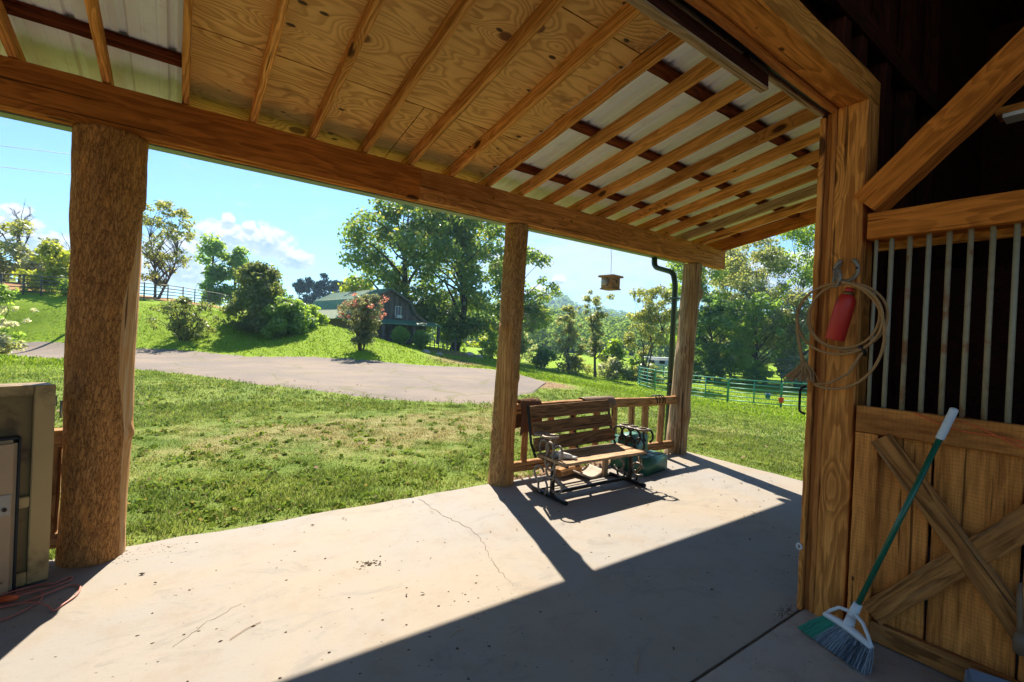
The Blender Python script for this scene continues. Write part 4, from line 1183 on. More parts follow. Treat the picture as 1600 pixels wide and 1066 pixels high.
# right arm
XR = 4.07
for (y, z, r_, ro, mt) in ((3.55, .495, .062, 0.05, M_SHOE_D), (3.43, .50, .062, 0.0, M_SHOE_D), (3.31, .50, .064, -.05, M_SHOE_D), (3.475, .415, .055, 0.0, M_SHOE_D),
                       (3.365, .415, .055, 0.1, M_SHOE_D), (3.245, .42, .058, 0.0, M_SHOE_D), (3.515, .155, .062, 1.6, M_SHOE), (3.25, .16, .06, -1.5, M_SHOE),
                       (3.325, .075, .055, 3.1, M_SHOE_D), (3.48, .075, .05, 3.0, M_SHOE_D)):
    shoe('horseshoe', (XR + random.uniform(-.012, .012), y, z), r_, ro, mt, be)
for y in (3.52, 3.40, 3.28):
    shoe('horseshoe', (XR + .10, y, 0.575), 0.06, 1.4, M_SHOE, be, 'xy')
shoe('horseshoe', (XR + .13, 3.24, 0.51), 0.058, 0.0, M_SHOE_D, be)
for z, y in ((.235, 3.22), (.25, 3.25)):
    MB().tube([(XR, y, .30), (XR + .01, y - .02, .2), (XR - .02, y + .03, .12)], .0045, 5).build('loose_cord', M_FRAY, be, True)

# white gloves on the seat
gm = MB()
gp = [(2.99, 3.30, .405), (3.05, 3.26, .425), (3.10, 3.22, .418), (3.17, 3.19, .402)]
gm.tube(gp, [.035, .045, .036, .018], 10)
for q, (dx, dy) in enumerate(((.05, .02), (.06, .0), (.055, -.02), (.02, -.045))):
    gm.tube([(3.14, 3.20 + dy * .4, .405), (3.14 + dx * .6, 3.19 + dy, .408), (3.14 + dx * 1.3, 3.185 + dy * 1.3, .400)], [.016, .014, .008], 8)
gm.tube([(3.0, 3.34, .40), (3.0, 3.31, .45), (3.03, 3.28, .475)], [.03, .03, .02], 8)
tag(gm.build('work_glove', M_GLOVE, None, True, Matrix.Translation((3.0, 3.27, .388)) @ Matrix.Scale(.72, 4) @ Matrix.Translation((-3.04, -3.25, -.385))), 'white work glove lying on the left end of the bench seat', 'glove')

# green mounting block: two hollow plastic steps
def rounded_prism(prof, x0, x1, bev):
    bm = bmesh.new()
    a = [bm.verts.new((x0, y, z)) for y, z in prof]
    f = bm.faces.new(a)
    r_ = bmesh.ops.extrude_face_region(bm, geom=[f])
    for v in [g for g in r_['geom'] if isinstance(g, bmesh.types.BMVert)]: v.co.x = x1
    bmesh.ops.recalc_face_normals(bm, faces=bm.faces)
    bmesh.ops.bevel(bm, geom=[e for e in bm.edges], offset=bev, segments=3, affect='EDGES')
    me = bpy.data.meshes.new('body'); bm.to_mesh(me); bm.free()
    return me
mbk = thing('mounting_block', 'green plastic two step mounting block tucked behind the bench end', 'step', (4.62, 3.41, 0))
mtx = Matrix.Translation((4.62, 3.41, 0.001)) @ Matrix.Rotation(math.radians(9.3), 4, 'Z')
o = link('lower_step', rounded_prism([(0, 0), (0.25, 0), (0.25, 0.195), (0, 0.195)], -0.262, 0.262, 0.018), M_GREENP, mbk, True, mtx)
o = link('upper_step', rounded_prism([(0.252, 0), (0.50, 0), (0.49, 0.395), (0.262, 0.395)], -0.245, 0.245, 0.018), M_GREENP, mbk, True, mtx)
for x_ in (-.16, 0, .16):
    MB().box((x_, .13, .1965), (.10, .17, .004), None, .0015).build('tread_pad', M_GREENP, mbk, False, mtx)

# things under and behind the bench
mb = MB()
vs, fs = [], []
for i_ in range(12):
    s = -0.17 + 0.34 * i_ / 11
    for k in range(8):
        w_ = -0.12 + 0.24 * k / 7
        zt = 0.035 + 0.10 * (s / 0.17) ** 2 * 0.5 + 0.05 * (w_ + 0.12)
        vs.append((s, w_, zt + 0.006 * mnoise.noise(Vector((s * 20, w_ * 20, 1)))))
for i_ in range(11):
    for k in range(7): fs.append((i_ * 8 + k, (i_ + 1) * 8 + k, (i_ + 1) * 8 + k + 1, i_ * 8 + k + 1))
mb.add(vs, fs)
o = mb.build('curved_slab', M_STONE, None, True, Matrix.Translation((3.80, 3.74, -0.02)) @ Matrix.Rotation(0.1, 4, 'Z'))
solidify(o, -0.022)
tag(o, 'pale curved offcut slab lying under the bench', 'slab')
tag(plank('wood_wedge', (3.955, 3.62, 0.0), (3.975, 3.63, 0.24), 0.065, 0.04, M_PALEWOOD, None, up=(0, -1, 0)), 'pale wooden wedge standing under the bench beside the curved slab', 'offcut')
o = log_rail('firewood_log', (3.42, 3.80, 0.05), (3.78, 3.86, 0.055), 0.045, 0.05, M_RAIL, None, 9.0, 10, 12)
tag(o, 'short firewood log lying on the dirt behind the bench', 'log')

# ------------------------------------------------------------------ birdhouse
bh = thing('birdhouse', 'small wooden birdhouse with a round clear jar hanging on a wire from the eave beam', 'birdhouse', (4.055, 3.755, 2.2))
R45 = Matrix.Rotation(math.radians(8), 3, 'Z')
MB().box((4.055, 3.755, 2.195), (0.155, 0.155, 0.135), R45, .003).build('body', M_PALEWOOD, bh)
MB().box((4.055, 3.755, 2.272), (0.21, 0.21, 0.022), R45, .003).build('roof', M_PALEWOOD, bh)
MB().box((4.055, 3.755, 2.128), (0.175, 0.175, 0.014), R45, .002).build('base', M_PALEWOOD, bh)
fwd1, fwd2 = R45 @ Vector((-1, 0, 0)), R45 @ Vector((0, -1, 0))
for d in (fwd2, R45 @ Vector((1, 0, 0)), fwd1):
    c = Vector((4.055, 3.755, 2.215)) + d * 0.0778
    q = d.to_track_quat('Z', 'Y').to_matrix()
    MB().lathe([(0.014, 0), (0.014, 0.002)], c, 14, q).build('entrance_hole', M_RUBBER, bh)
c = Vector((4.055, 3.755, 2.20)) + fwd1 * 0.076
q = fwd1.to_track_quat('Z', 'Y').to_matrix()
MB().lathe([(0.03, 0), (0.036, .01), (0.038, .05), (0.034, .062)], c, 18, q).build('jar', M_GLASSJ, bh, True)
MB().tube([(4.055, 3.755, 2.28), (4.052, 3.757, 2.5), (4.045, 3.775, 2.70), (4.045, 3.80, 2.705)], .0022, 5).build('hanging_wire', M_WIRE, bh)

# ------------------------------------------------------------------ horseshoe hook, lariat and red bottle on the door post
hk = thing('horseshoe_hook', 'rusty horseshoe hook nailed to the door post above the rope', 'hook', (2.99, 1.03, 1.97))
MB().tube(shoe_pts((2.985, 1.032, 1.965), 0.055, math.pi, 'yz', 20, 1.0, 1.15), .0105, 8, flat=(1, .7)).build('plate_shoe', M_SHOE, hk, True)
MB().tube([(2.985, 1.06, 2.0), (2.95, 1.07, 1.96), (2.915, 1.065, 1.90), (2.895, 1.05, 1.865), (2.885, 1.035, 1.87), (2.88, 1.02, 1.91), (2.88, 1.03, 1.955)], .008, 8).build('hook_shoe', M_SHOE, hk, True)
for y_, z_ in ((1.085, 1.97), (.98, 1.97)):
    MB().lathe([(.006, 0), (.006, .014)], (2.985, y_, z_), 8, Vector((-1, 0, 0)).to_track_quat('Z', 'Y').to_matrix()).build('nail', M_RUBBER, hk)
lo = thing('lariat', 'coiled tan lariat rope hanging from the horseshoe hook with a frayed end', 'rope', (2.92, 1.04, 1.6))
def loop(cy_, cz_, ry_, rz_, x0, tilt, n=60, a0=math.pi / 2, a1=math.pi / 2 + 2 * math.pi, seed=0):
    out = []
    for k in range(n + 1):
        a = a0 + (a1 - a0) * k / n
        y = cy_ + ry_ * math.cos(a); z = cz_ + rz_ * math.sin(a)
        x = x0 + tilt * math.cos(a + 0.6) + 0.006 * math.sin(3 * a + seed)
        out.append((min(x, 2.955), y, z))
    return out
coil = loop(1.005, 1.700, 0.190, 0.180, 2.925, .02, seed=0) + loop(1.015, 1.705, 0.172, 0.172, 2.915, .02, seed=1)[1:] + loop(1.035, 1.690, 0.210, 0.192, 2.90, .025, seed=2)[1:]
MB().tube(coil, .0072, 7).build('coil', M_ROPE, lo, True)
big = loop(1.06, 1.60, 0.245, 0.292, 2.90, .02, 60, math.radians(100), math.radians(290), 1) + [(2.90, 1.06, 1.335), (2.905, .97, 1.40), (2.915, .925, 1.50), (2.925, .90, 1.53)]
MB().tube(big, .0072, 7).build('outer_loop', M_ROPE, lo, True)
MB().tube([(2.93, .91, 1.50), (2.905, .905, 1.525), (2.90, .92, 1.545), (2.93, .935, 1.54)], .009, 7).build('honda_knot', M_BLACKIRON, lo, True)
tail = [(2.90, 1.235, 1.75), (2.885, 1.225, 1.62), (2.885, 1.20, 1.50), (2.89, 1.185, 1.44)]
MB().tube(tail, [.0075, .0075, .009, .012], 7).build('tail', M_ROPE, lo, True)
fr = MB(); rr = random.Random(2)
for k in range(90):
    a = rr.uniform(-.09, .075)
    p0_ = Vector((2.89 + rr.uniform(-.01, .01), 1.185 + rr.uniform(-.01, .01), 1.445))
    p1_ = p0_ + Vector((rr.uniform(-.03, .02), a * .6, -.055)); p2_ = p0_ + Vector((rr.uniform(-.04, .03), a + .02, -.085 - rr.uniform(0, .03)))
    fr.tube([p0_, p1_, p2_], .0022, 4, caps=False)
o = fr.build('frayed_end', M_FRAY, lo); o['kind'] = 'stuff'
bt = thing('red_bottle', 'faded red metal bottle hanging below the horseshoe hook', 'bottle', (2.93, 1.03, 1.7))
ax = Vector((0.0, -0.058, 0.27)).normalized()
q = ax.to_track_quat('Z', 'Y').to_matrix()
MB().lathe([(.043, 0), (.046, .006), (.046, .20), (.043, .225), (.033, .247), (.022, .258), (.018, .262)], (2.925, 1.05, 1.575), 28, q).build('body', M_REDCAN, bt, True)
MB().lathe([(.0205, .258), (.0205, .285), (.015, .29)], (2.925, 1.05, 1.575), 16, q).build('neck', M_REDCAN, bt, True)
MB().lathe([(.022, .253), (.030, .252), (.026, .262), (.0208, .268)], (2.925, 1.05, 1.575), 16, q).build('collar', M_BRASS, bt, True)

# orange twine on the stall rail
mb = MB()
for pts in ([(2.975, .71, 1.225), (2.972, .60, 1.185), (2.972, .52, 1.165), (2.972, .42, 1.168), (2.974, .30, 1.15), (2.974, .15, 1.165)],
            [(2.974, .56, 1.215), (2.972, .50, 1.205), (2.972, .42, 1.168), (2.972, .36, 1.14), (2.972, .30, 1.118), (2.973, .15, 1.095)]):
    mb.tube(bend(pts, .03, 3), .0035, 5)
tag(mb.build('baling_twine', M_TWINE, None, True), 'thin orange baling twine trailing along the stall rail', 'twine')

# ------------------------------------------------------------------ broom
br = thing('broom', 'angled push broom with a green handle leaning against the stall front', 'broom', (2.78, 0.9, 0))
hb, ht_ = Vector((2.835, .872, .195)), Vector((2.942, .558, 1.262))
hd = (ht_ - hb).normalized()
MB().tube([hb, hb + hd * 0.975], .0125, 12).build('handle', M_BGREEN, br, True)
gr = MB()
gp, rad = [], []
for k in range(40):
    gp.append(hb + hd * (0.97 + 0.15 * k / 39)); rad.append(0.0165 + 0.0012 * (k % 2))
for k in range(5):
    gp.append(hb + hd * (1.121 + .008 * math.sin(k / 4 * math.pi / 2))); rad.append(.0165 * math.cos(k / 4 * 1.45))
gr.tube(gp, rad, 12).build('grip', M_WHITEP, br, True)
b0, b1 = Vector((2.835, 1.00, .118)), Vector((2.728, .762, .112))
bd = (b1 - b0).normalized()
mid = b0 + (b1 - b0) * 0.5
sd = Vector((-bd.y, bd.x, 0)); 
if sd.x > 0: sd = -sd
hp = []
for k in range(15):
    t = k / 14
    hp.append(b0 + (b1 - b0) * t + Vector((0, 0, .014 * math.sin(math.pi * t))))
MB().tube(hp, [.012 + .006 * math.sin(math.pi * k / 14) for k in range(15)], 10, flat=(1.0, 1.25)).build('head_bar', M_WHITEP, br, True)
for s0, s1 in ((0.0, .5), (1.0, .5)):
    a_, c_ = b0 + (b1 - b0) * s0, hb - hd * .005
    m_ = (a_ + c_) / 2 + Vector((0, 0, .032))
    MB().tube([a_, a_ * .6 + m_ * .4 + Vector((0, 0, .006)), m_, c_], [.007, .0085, .009, .011], 8).build('bow', M_WHITEP, br, True)
MB().tube([hb - hd * .045, hb + hd * .05], [.022, .019], 14).build('socket', M_WHITEP, br, True)
MB().tube([mid + Vector((0, 0, .01)), hb - hd * .03], [.026, .02], 10).build('neck', M_WHITEP, br, True)
rr = random.Random(11)
tips0, tips1 = Vector((2.79, 1.085, .006)), Vector((2.66, .742, .006))
def bristles(name, t0, t1, cnt, mat):
    mb = MB()
    for q in range(cnt):
        t = rr.uniform(t0, t1)
        a_ = b0 + (b1 - b0) * t + sd * rr.uniform(-.010, .012) + Vector((0, 0, -.004))
        e_ = tips0 + (tips1 - tips0) * (t * 0.97 + rr.uniform(-.025, .03)) + sd * (rr.uniform(-.028, .028) + .01)
        e_.z = 0.016 + rr.random() * 0.008
        m_ = (a_ + e_) / 2 + Vector((rr.uniform(-.006, .006), rr.uniform(-.006, .006), rr.uniform(0, .008)))
        mb.tube([a_, m_, e_], [.0020, .0019, .0015], 3, caps=False)
    o = mb.build(name, mat, br)
    o['kind'] = 'stuff'
bristles('green_bristles', 0.0, 0.30, 330, M_BRISTG)
bristles('grey_bristles', 0.28, 1.0, 760, M_BRISTB)

# bits at the right edge
o = MB().box((2.87, .35, .075), (.12, .22, .13), Matrix.Rotation(.3, 3, 'Z') @ Matrix.Rotation(-.35, 3, 'Y'), .012).build('dustpan', M_BLUEGREY, None)
tag(o, 'corner of a blue grey plastic dustpan on the floor below the stall panel', 'dustpan')
mb = MB().tube([(2.955, .325, .56), (2.94, .322, .48), (2.935, .318, .40), (2.935, .315, .34)], [.008, .011, .010, .012], 8)
mb.lathe([(.02, 0), (.024, .05), (.015, .09)], (2.935, .315, .27), 10)
tag(mb.build('hanging_tool', M_LEATHER, None, True), 'brown leather handled tool hanging on the lower cross board of the stall', 'tool')

# ------------------------------------------------------------------ cabinet and cord on the left
cb = thing('steel_cabinet', 'beige steel cabinet with a scuffed lower door beside the thick log post', 'cabinet', (-0.556, 3.66, 0))
ca = math.atan2(3.589 - 3.66, -0.731 + 0.556)            # direction of the front face, away from its right corner
fx = Vector((math.cos(ca), math.sin(ca), 0)); fn = Vector((-fx.y, fx.x, 0))
if fn.y > 0: fn = -fn                                       # towards the camera
def cbox(name, u0, u1, z0, z1, d0, d1, mat, bev=.004):
    """u along the face, d outwards"""
    c = Vector((-0.556, 3.66, 0)) + fx * (u0 + u1) / 2 + fn * (d0 + d1) / 2 + Vector((0, 0, (z0 + z1) / 2))
    R_ = Matrix((fx, fn, Vector((0, 0, 1)))).transposed()
    return MB().box(c, (abs(u1 - u0), abs(d1 - d0), z1 - z0), R_, bev).build(name, mat, cb)
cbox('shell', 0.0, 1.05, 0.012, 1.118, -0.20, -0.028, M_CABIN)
cbox('side_stile', 0.0, 0.088, 0.012, 1.122, -0.026, 0.0, M_CAB)
cbox('top_rail', 0.09, 1.05, 1.065, 1.122, -0.026, -0.001, M_CAB)
cbox('mid_rail', 0.09, 1.05, 0.445, 0.505, -0.026, -0.001, M_CAB)
cbox('foot_rail', 0.09, 1.05, 0.012, 0.085, -0.026, -0.001, M_CAB)
d_ = cbox('door', 0.150, 0.95, 0.0, 0.835, 0.004, 0.045, M_CABDOOR, .018)
# latch: a recessed plate with a keyed knob
l_ = cbox('latch_plate', 0.172, 0.232, 0.44, 0.55, 0.045, 0.050, M_STEEL, .004)
setpar(l_, d_)
l2 = cbox('latch_knob', 0.186, 0.204, 0.462, 0.482, 0.050, 0.062, M_BLACKIRON, .004)
setpar(l2, d_)
cbox('gap_shade', 0.138, 0.149, 0.0, 0.85, -0.024, 0.040, M_RUBBER, .002)  # black strips stand in for the shade in the gap round the door
cbox('gap_shade', 0.150, 0.95, 0.837, 0.850, -0.024, 0.036, M_RUBBER, .002)
for z_ in (1.02,):
    c = Vector((-0.556, 3.66, z_)) + fx * -0.008 + fn * -0.06
    MB().tube([c - Vector((0, 0, .03)), c + Vector((0, 0, .03))], .012, 8).build('hinge', M_STEEL, cb, True)
    MB().tube([c + Vector((.03, .0, .0)), c + Vector((.03, .0, -.10))], .006, 6).build('hinge_pin', M_STEEL, cb, True)

mb = MB()
def spl(pts, n=6):
    P_ = [Vector((p[0], p[1], p[2] if len(p) > 2 else 0.008)) for p in pts]
    out = []
    for i_ in range(len(P_) - 1):
        a, b, c, d = P_[max(i_ - 1, 0)], P_[i_], P_[i_ + 1], P_[min(i_ + 2, len(P_) - 1)]
        for k in range(n):
            t = k / n
            out.append(0.5 * ((2 * b) + (c - a) * t + (2 * a - 5 * b + 4 * c - d) * t * t + (3 * b - a - 3 * c + d) * t ** 3))
    out.append(P_[-1])
    return out
mb.tube(spl([(-.80, 3.32), (-.66, 3.27), (-.585, 3.33), (-.545, 3.40), (-.556, 3.50), (-.62, 3.55), (-.74, 3.50, .014), (-.72, 3.42), (-.62, 3.42), (-.52, 3.46, .014), (-.45, 3.52), (-.40, 3.48), (-.40, 3.38), (-.44, 3.30), (-.47, 3.25), (-.50, 3.30, .016), (-.57, 3.38, .016), (-.66, 3.42), (-.78, 3.45)]), .0048, 6)
mb.tube(spl([(-.82, 3.50), (-.70, 3.545, .02), (-.60, 3.60), (-.52, 3.585), (-.47, 3.63), (-.45, 3.60), (-.50, 3.55), (-.60, 3.50, .018), (-.72, 3.47, .018), (-.80, 3.40)]), .0048, 6)
tag(mb.build('extension_cord', M_CORD, None, True), 'faded pink extension cord looped on the floor in front of the cabinet', 'cord')
o = MB().tube([(-.70, 3.475, .022), (-.64, 3.46, .022)], [.018, .013], 8).build('plug', M_TWINE, bpy.data.objects['extension_cord'], True)

# crumbs and leaf litter on the floors
rr = random.Random(21)
mb = MB()
def crumb(x, y, s, z=0.0):
    vs = []
    for k in range(6):
        a = k / 6 * 2 * math.pi
        q = s * rr.uniform(.5, 1.0)
        vs.append((x + q * math.cos(a), y + q * math.sin(a) * .7, z + .0008))
    vs.append((x + rr.uniform(-.2, .2) * s, y, z + s * rr.uniform(.25, .6)))
    mb.add(vs, [(k, (k + 1) % 6, 6) for k in range(6)])
for k in range(420):
    x, y = rr.uniform(-.8, 5.8), rr.uniform(1.2, 3.9)
    crumb(x, y, rr.choice((.003, .004, .005, .007, .010)) * rr.uniform(.7, 1.3))
for k in range(60):
    x, y = rr.gauss(1.05, .04), rr.gauss(2.96, .03); crumb(x, y, rr.uniform(.004, .014))
for k in range(40):
    crumb(rr.gauss(1.0, .9), 2.1 + rr.gauss(0, .25), rr.uniform(.004, .011))
for k in range(160):
    crumb(rr.uniform(1.4, 2.9), rr.uniform(.4, 1.15), rr.choice((.002, .003, .005)), .0145)
for k in range(90):
    crumb(rr.gauss(2.9, .06), rr.gauss(1.215, .02), rr.uniform(.003, .009))
for k in range(80):
    crumb(rr.uniform(-.6, .1), rr.gauss(3.82, .07), rr.uniform(.003, .008))
o = mb.build('dirt_crumbs', M_DIRT, None); o['kind'] = 'stuff'; o['label'] = 'scattered dirt crumbs on the concrete'; o['category'] = 'dirt'
mb = MB()
for k in range(26):
    x, y, a = rr.uniform(2.55, 2.95), rr.uniform(.35, .9), rr.uniform(0, 3.1)
    l_ = rr.uniform(.03, .09)
    mb.tube([(x, y, .018), (x + l_ * math.cos(a), y + l_ * math.sin(a), .019)], .0011, 4)
for (x, y, a, l_) in ((1.75, 1.35, .6, .14), (1.15, 2.02, .2, .09), (.25, 2.55, .5, .16), (3.6, 2.75, .3, .05)):
    mb.tube([(x, y, .004), (x + l_ * .5 * math.cos(a), y + l_ * .5 * math.sin(a) + .01, .005), (x + l_ * math.cos(a), y + l_ * math.sin(a), .004)], .0017, 4)
o = mb.build('straw_bits', M_FRAY, None); o['kind'] = 'stuff'; o['label'] = 'loose bits of straw on the floor'; o['category'] = 'straw'

# dry leaf scraps blown onto the slab
rr = random.Random(77)
mb = MB()
for k in range(70):
    x, y = (rr.uniform(-.6, 5.6), rr.uniform(1.3, 3.9)) if k < 50 else (rr.gauss(5.2, .5), rr.uniform(2.4, 3.85))
    a, s_ = rr.uniform(0, 6.28), rr.uniform(.008, .021)
    u_, w_ = Vector((math.cos(a), math.sin(a), 0)) * s_, Vector((-math.sin(a), math.cos(a), 0)) * s_ * rr.uniform(.35, .7)
    c = Vector((x, y, .003))
    z_ = lambda: Vector((0, 0, rr.uniform(.001, .010)))
    mb.add([c - u_ + z_(), c - u_ * .2 + w_ + z_(), c + u_ + z_(), c - w_ * .9 + z_(), c + z_() * 1.3], [(0, 1, 4), (1, 2, 4), (2, 3, 4), (3, 0, 4)])
o = mb.build('leaf_litter', M_DIRT, None); tag(o, 'dry leaf scraps blown onto the concrete', 'leaves', None, 'stuff')

# ------------------------------------------------------------------ vegetation
def leaf_cloud(centres, radii_, counts, size, g, flat=0.75, droop=0.0, aspect=1.7, name='crown'):
    """leaf sized quads scattered in clumps; centres (K,3)"""
    tot = int(sum(counts))
    idx = np.repeat(np.arange(len(centres)), counts)
    d = g.normal(size=(tot, 3))
    d /= np.linalg.norm(d, axis=1, keepdims=True) + 1e-9
    rad = g.random(tot) ** 0.5
    off = d * rad[:, None] * np.asarray(radii_)[idx][:, None]
    off[:, 2] *= flat
    c = np.asarray(centres)[idx] + off
    nrm = d * 0.6 + g.normal(size=(tot, 3)) * 0.55 + np.array([0, 0, 0.45])
    nrm /= np.linalg.norm(nrm, axis=1, keepdims=True)
    t = g.normal(size=(tot, 3)); t[:, 2] -= droop
    t -= nrm * (t * nrm).sum(1, keepdims=True)
    t /= np.linalg.norm(t, axis=1, keepdims=True) + 1e-9
    b = np.cross(nrm, t)
    s = size * g.uniform(0.6, 1.35, tot)[:, None]
    v = np.stack([c - t * s * .5 * aspect, c + b * s * .5, c + t * s * .5 * aspect + nrm * s * .12, c - b * s * .5], 1)
    f = np.arange(tot * 4).reshape(-1, 4)
    return fast_mesh(name, v.reshape(-1, 3), f)

def limb_path(p0, p1, g, sag=0.12, n=6):
    p0, p1 = np.array(p0, float), np.array(p1, float)
    L_ = np.linalg.norm(p1 - p0)
    out = []
    w = g.normal(size=3) * L_ * sag
    for k in range(n + 1):
        t = k / n
        q = p0 + (p1 - p0) * t + w * math.sin(math.pi * t) + np.array([0, 0, L_ * 0.10 * math.sin(math.pi * t)])
        out.append(tuple(q))
    return out

def tree(name, label, x, y, h, cr, base, mat, leaf, nleaf, seed, group=None, trunk_r=0.2, tmat=None, clumps=60, clump_r=None, shape='round', lean=(0, 0), fork=1, cat='tree', shell=0.45, flat=0.75, zoff=0.0, limbs=None, density_noise=0.0, split=None, squash=1.0):
    """tapered trunk with limbs that carry separate leaf clumps"""
    g = np.random.default_rng(seed)
    z0 = tz(x, y) - 0.05 + zoff
    root = thing(name, label, cat, (x, y, z0), group)
    tm = tmat or M_TRUNK
    ct = []
    tries = 0
    def prof(t):
        if shape == 'round': return math.sqrt(max(0, 1 - (2 * t - 1) ** 2)) * (1.0 if t > .5 else 0.92)
        if shape == 'cone': return (1 - t) ** 0.8 * min(1, t * 6 + .2)
        if shape == 'vase': return (0.35 + 0.65 * t) * (1 if t < .85 else (1 - t) / .15 * .6 + .4)
        if shape == 'column': return math.sin(math.pi * min(1, t * .9 + .1)) ** 0.6
        if shape == 'umbrella': return 0.25 + 0.75 * max(0, (t - .45) / .55) ** .6 if t > .45 else .3
        if shape == 'dome': return math.sqrt(max(0, 1 - t * t))
        return 1
    while len(ct) < clumps and tries < 8000:
        tries += 1
        t = g.random(); a = g.random() * 2 * math.pi
        R_ = prof(t) * cr
        r_ = R_ * (g.random() ** (0.5 if g.random() < shell else 0.9))
        px, py, pz = r_ * math.cos(a) + lean[0] * t, r_ * math.sin(a) * squash + lean[1] * t, base + (h - base) * t
        if density_noise and mnoise.noise(Vector((px * .35 + seed, py * .35, pz * .35))) < density_noise - 0.5: continue
        ct.append((px, py, pz))
    ct = np.array(ct)
    crd = clump_r or cr * 0.30
    rads = crd * g.uniform(0.55, 1.25, len(ct))
    w = rads ** 2; cnt = np.maximum(4, (w / w.sum() * nleaf)).astype(int)
    if leaf is not None and nleaf > 0:
        me = leaf_cloud(ct, rads, cnt, leaf, g, flat)
        o = link('crown', me, mat, root, False, Matrix.Translation((x, y, z0)))
    # wood
    mb = MB()
    top = h * (0.62 if shape not in ('cone', 'column') else 0.93)
    stems = []
    for k in range(fork):
        a = 2 * math.pi * k / max(1, fork) + g.random()
        sp_ = 0 if fork == 1 else cr * 0.35
        e = (lean[0] * .7 + sp_ * math.cos(a), lean[1] * .7 + sp_ * math.sin(a), top * g.uniform(.85, 1.05))
        st_ = (0.0 if fork == 1 else .12 * math.cos(a) * trunk_r * 4, 0.0 if fork == 1 else .12 * math.sin(a) * trunk_r * 4, -0.25)
        pth = limb_path(st_, e, g, 0.035 if shape in ('cone', 'column') else 0.06, 9)
        m_ = len(pth)
        rr_ = [trunk_r / (fork ** .4) * ((1 - .72 * (k2 / (m_ - 1))) + (.35 if k2 == 0 else 0)) for k2 in range(m_)]
        mb.tube(pth, rr_, 9)
        stems.append((np.array(pth), rr_))
    nl = limbs if limbs is not None else min(len(ct), 26)
    for k in g.permutation(len(ct))[:nl]:
        c = ct[k]
        pth, rr_ = stems[g.integers(len(stems))]
        # leave the stem lower than the clump
        zs = pth[:, 2]
        want = c[2] - np.linalg.norm(c[:2] - pth[-1][:2]) * 0.55 - 0.1 * h
        j = int(np.argmin(np.abs(zs - np.clip(want, h * .12, zs.max() * .98))))
        lp = limb_path(pth[j], c, g, 0.09, 5)
        r0 = min(rr_[j] * .55, trunk_r * .45)
        mb.tube(lp, [r0 * (1 - .8 * q / 5) + .004 for q in range(6)], 5, caps=False)
    mb.build('trunk', tm, root, True, Matrix.Translation((x, y, z0)))
    return root

# big sycamores beside the old barn
tree('sycamore_tree', 'broad sycamore with its trunk rising behind the old barn roof', 19.2, 45.3, 15.2, 6.6, 2.6, L_SYC, .25, 15000, 11, 'tall sycamores by the old barn', .42, M_TRUNK, 95, 1.55, 'round', (-.8, .3), density_noise=.36)
tree('sycamore_tree', 'tall sycamore with a dark forked trunk standing right of the old barn', 24.0, 44.2, 14.8, 7.0, 1.9, L_SYC, .25, 17000, 12, 'tall sycamores by the old barn', .48, M_TRUNK, 105, 1.55, 'round', (.6, .5), density_noise=.36)
tree('sycamore_tree', 'sycamore partly hidden behind the tan middle log post', 32.4, 45.0, 13.6, 5.2, 2.2, L_SYC, .25, 9000, 13, 'tall sycamores by the old barn', .35, M_TRUNK, 60, 1.25, 'round', (0, 0), density_noise=.4)
# left skyline
tree('locust_tree', 'thin crowned locust tree with bare forking limbs behind the pipe fence', -1.9, 56.7, 9.4, 3.3, 1.4, L_OLIVE, .16, 4600, 21, None, .16, M_TWIG, 110, .52, 'round', (.6, .2), fork=2, limbs=90)
tree('poplar_tree', 'taller dense poplar rising above the fence corner', 3.6, 73.4, 9.3, 2.0, .6, L_MID, .27, 4200, 22, 'poplars beyond the fence', .2, M_TRUNK, 46, 1.1, 'column')
tree('poplar_tree', 'second poplar leaning against the taller poplar', 6.3, 73.0, 8.4, 1.7, .6, L_MID, .27, 3200, 23, 'poplars beyond the fence', .2, M_TRUNK, 40, .9, 'column')
tree('poplar_tree', 'small dark poplar top showing above the big round bush', 9.6, 70.0, 5.6, 2.4, .3, L_DARK, .27, 2600, 24, 'poplars beyond the fence', .15, M_TRUNK, 34, .8, 'column')
def dead_tree(label, x, y, h, seed, spread):
    g = np.random.default_rng(seed)
    z0 = tz(x, y)
    root = thing('dead_tree', label, 'tree', (x, y, z0), 'bare dead trees on the left skyline')
    mb = MB()
    def grow(p, d, L_, r_, lv):
        e = p + d * L_
        mb.tube(limb_path(p, e, g, .06, 4), [r_ * (1 - .45 * q / 4) for q in range(5)], 5, caps=False)
        if lv == 0: return
        for k in range(g.integers(2, 5)):
            dd = d + g.normal(size=3) * spread; dd[2] = abs(dd[2]) * .8 + .25
            dd /= np.linalg.norm(dd)
            grow(p + d * L_ * g.uniform(.45, 1), dd, L_ * g.uniform(.45, .75), r_ * .58, lv - 1)
    grow(np.zeros(3), np.array([g.normal() * .08, g.normal() * .08, 1.0]), h * .45, .12, 4)
    mb.build('trunk', M_TWIG, root, True, Matrix.Translation((x, y, z0)))
    return root
dead_tree('leafless dead tree with upswept twigs left of the yellow shrub', -12.6, 64.0, 9.6, 31, .55)
dead_tree('leafless dead tree rising right behind the yellow shrub', -9.9, 66.4, 8.2, 32, .5)
tree('vine_tree', 'scruffy vine covered tree at the far left edge', -14.4, 63.0, 6.6, 3.4, .2, L_OLIVE, .24, 3800, 33, None, .15, M_TWIG, 50, .95, 'round')
tree('vine_tree', 'low tangled greyish tree between the dead trees', -10.6, 62.0, 4.4, 2.6, .1, L_GREY, .22, 2800, 34, None, .12, M_TWIG, 40, .8, 'round')
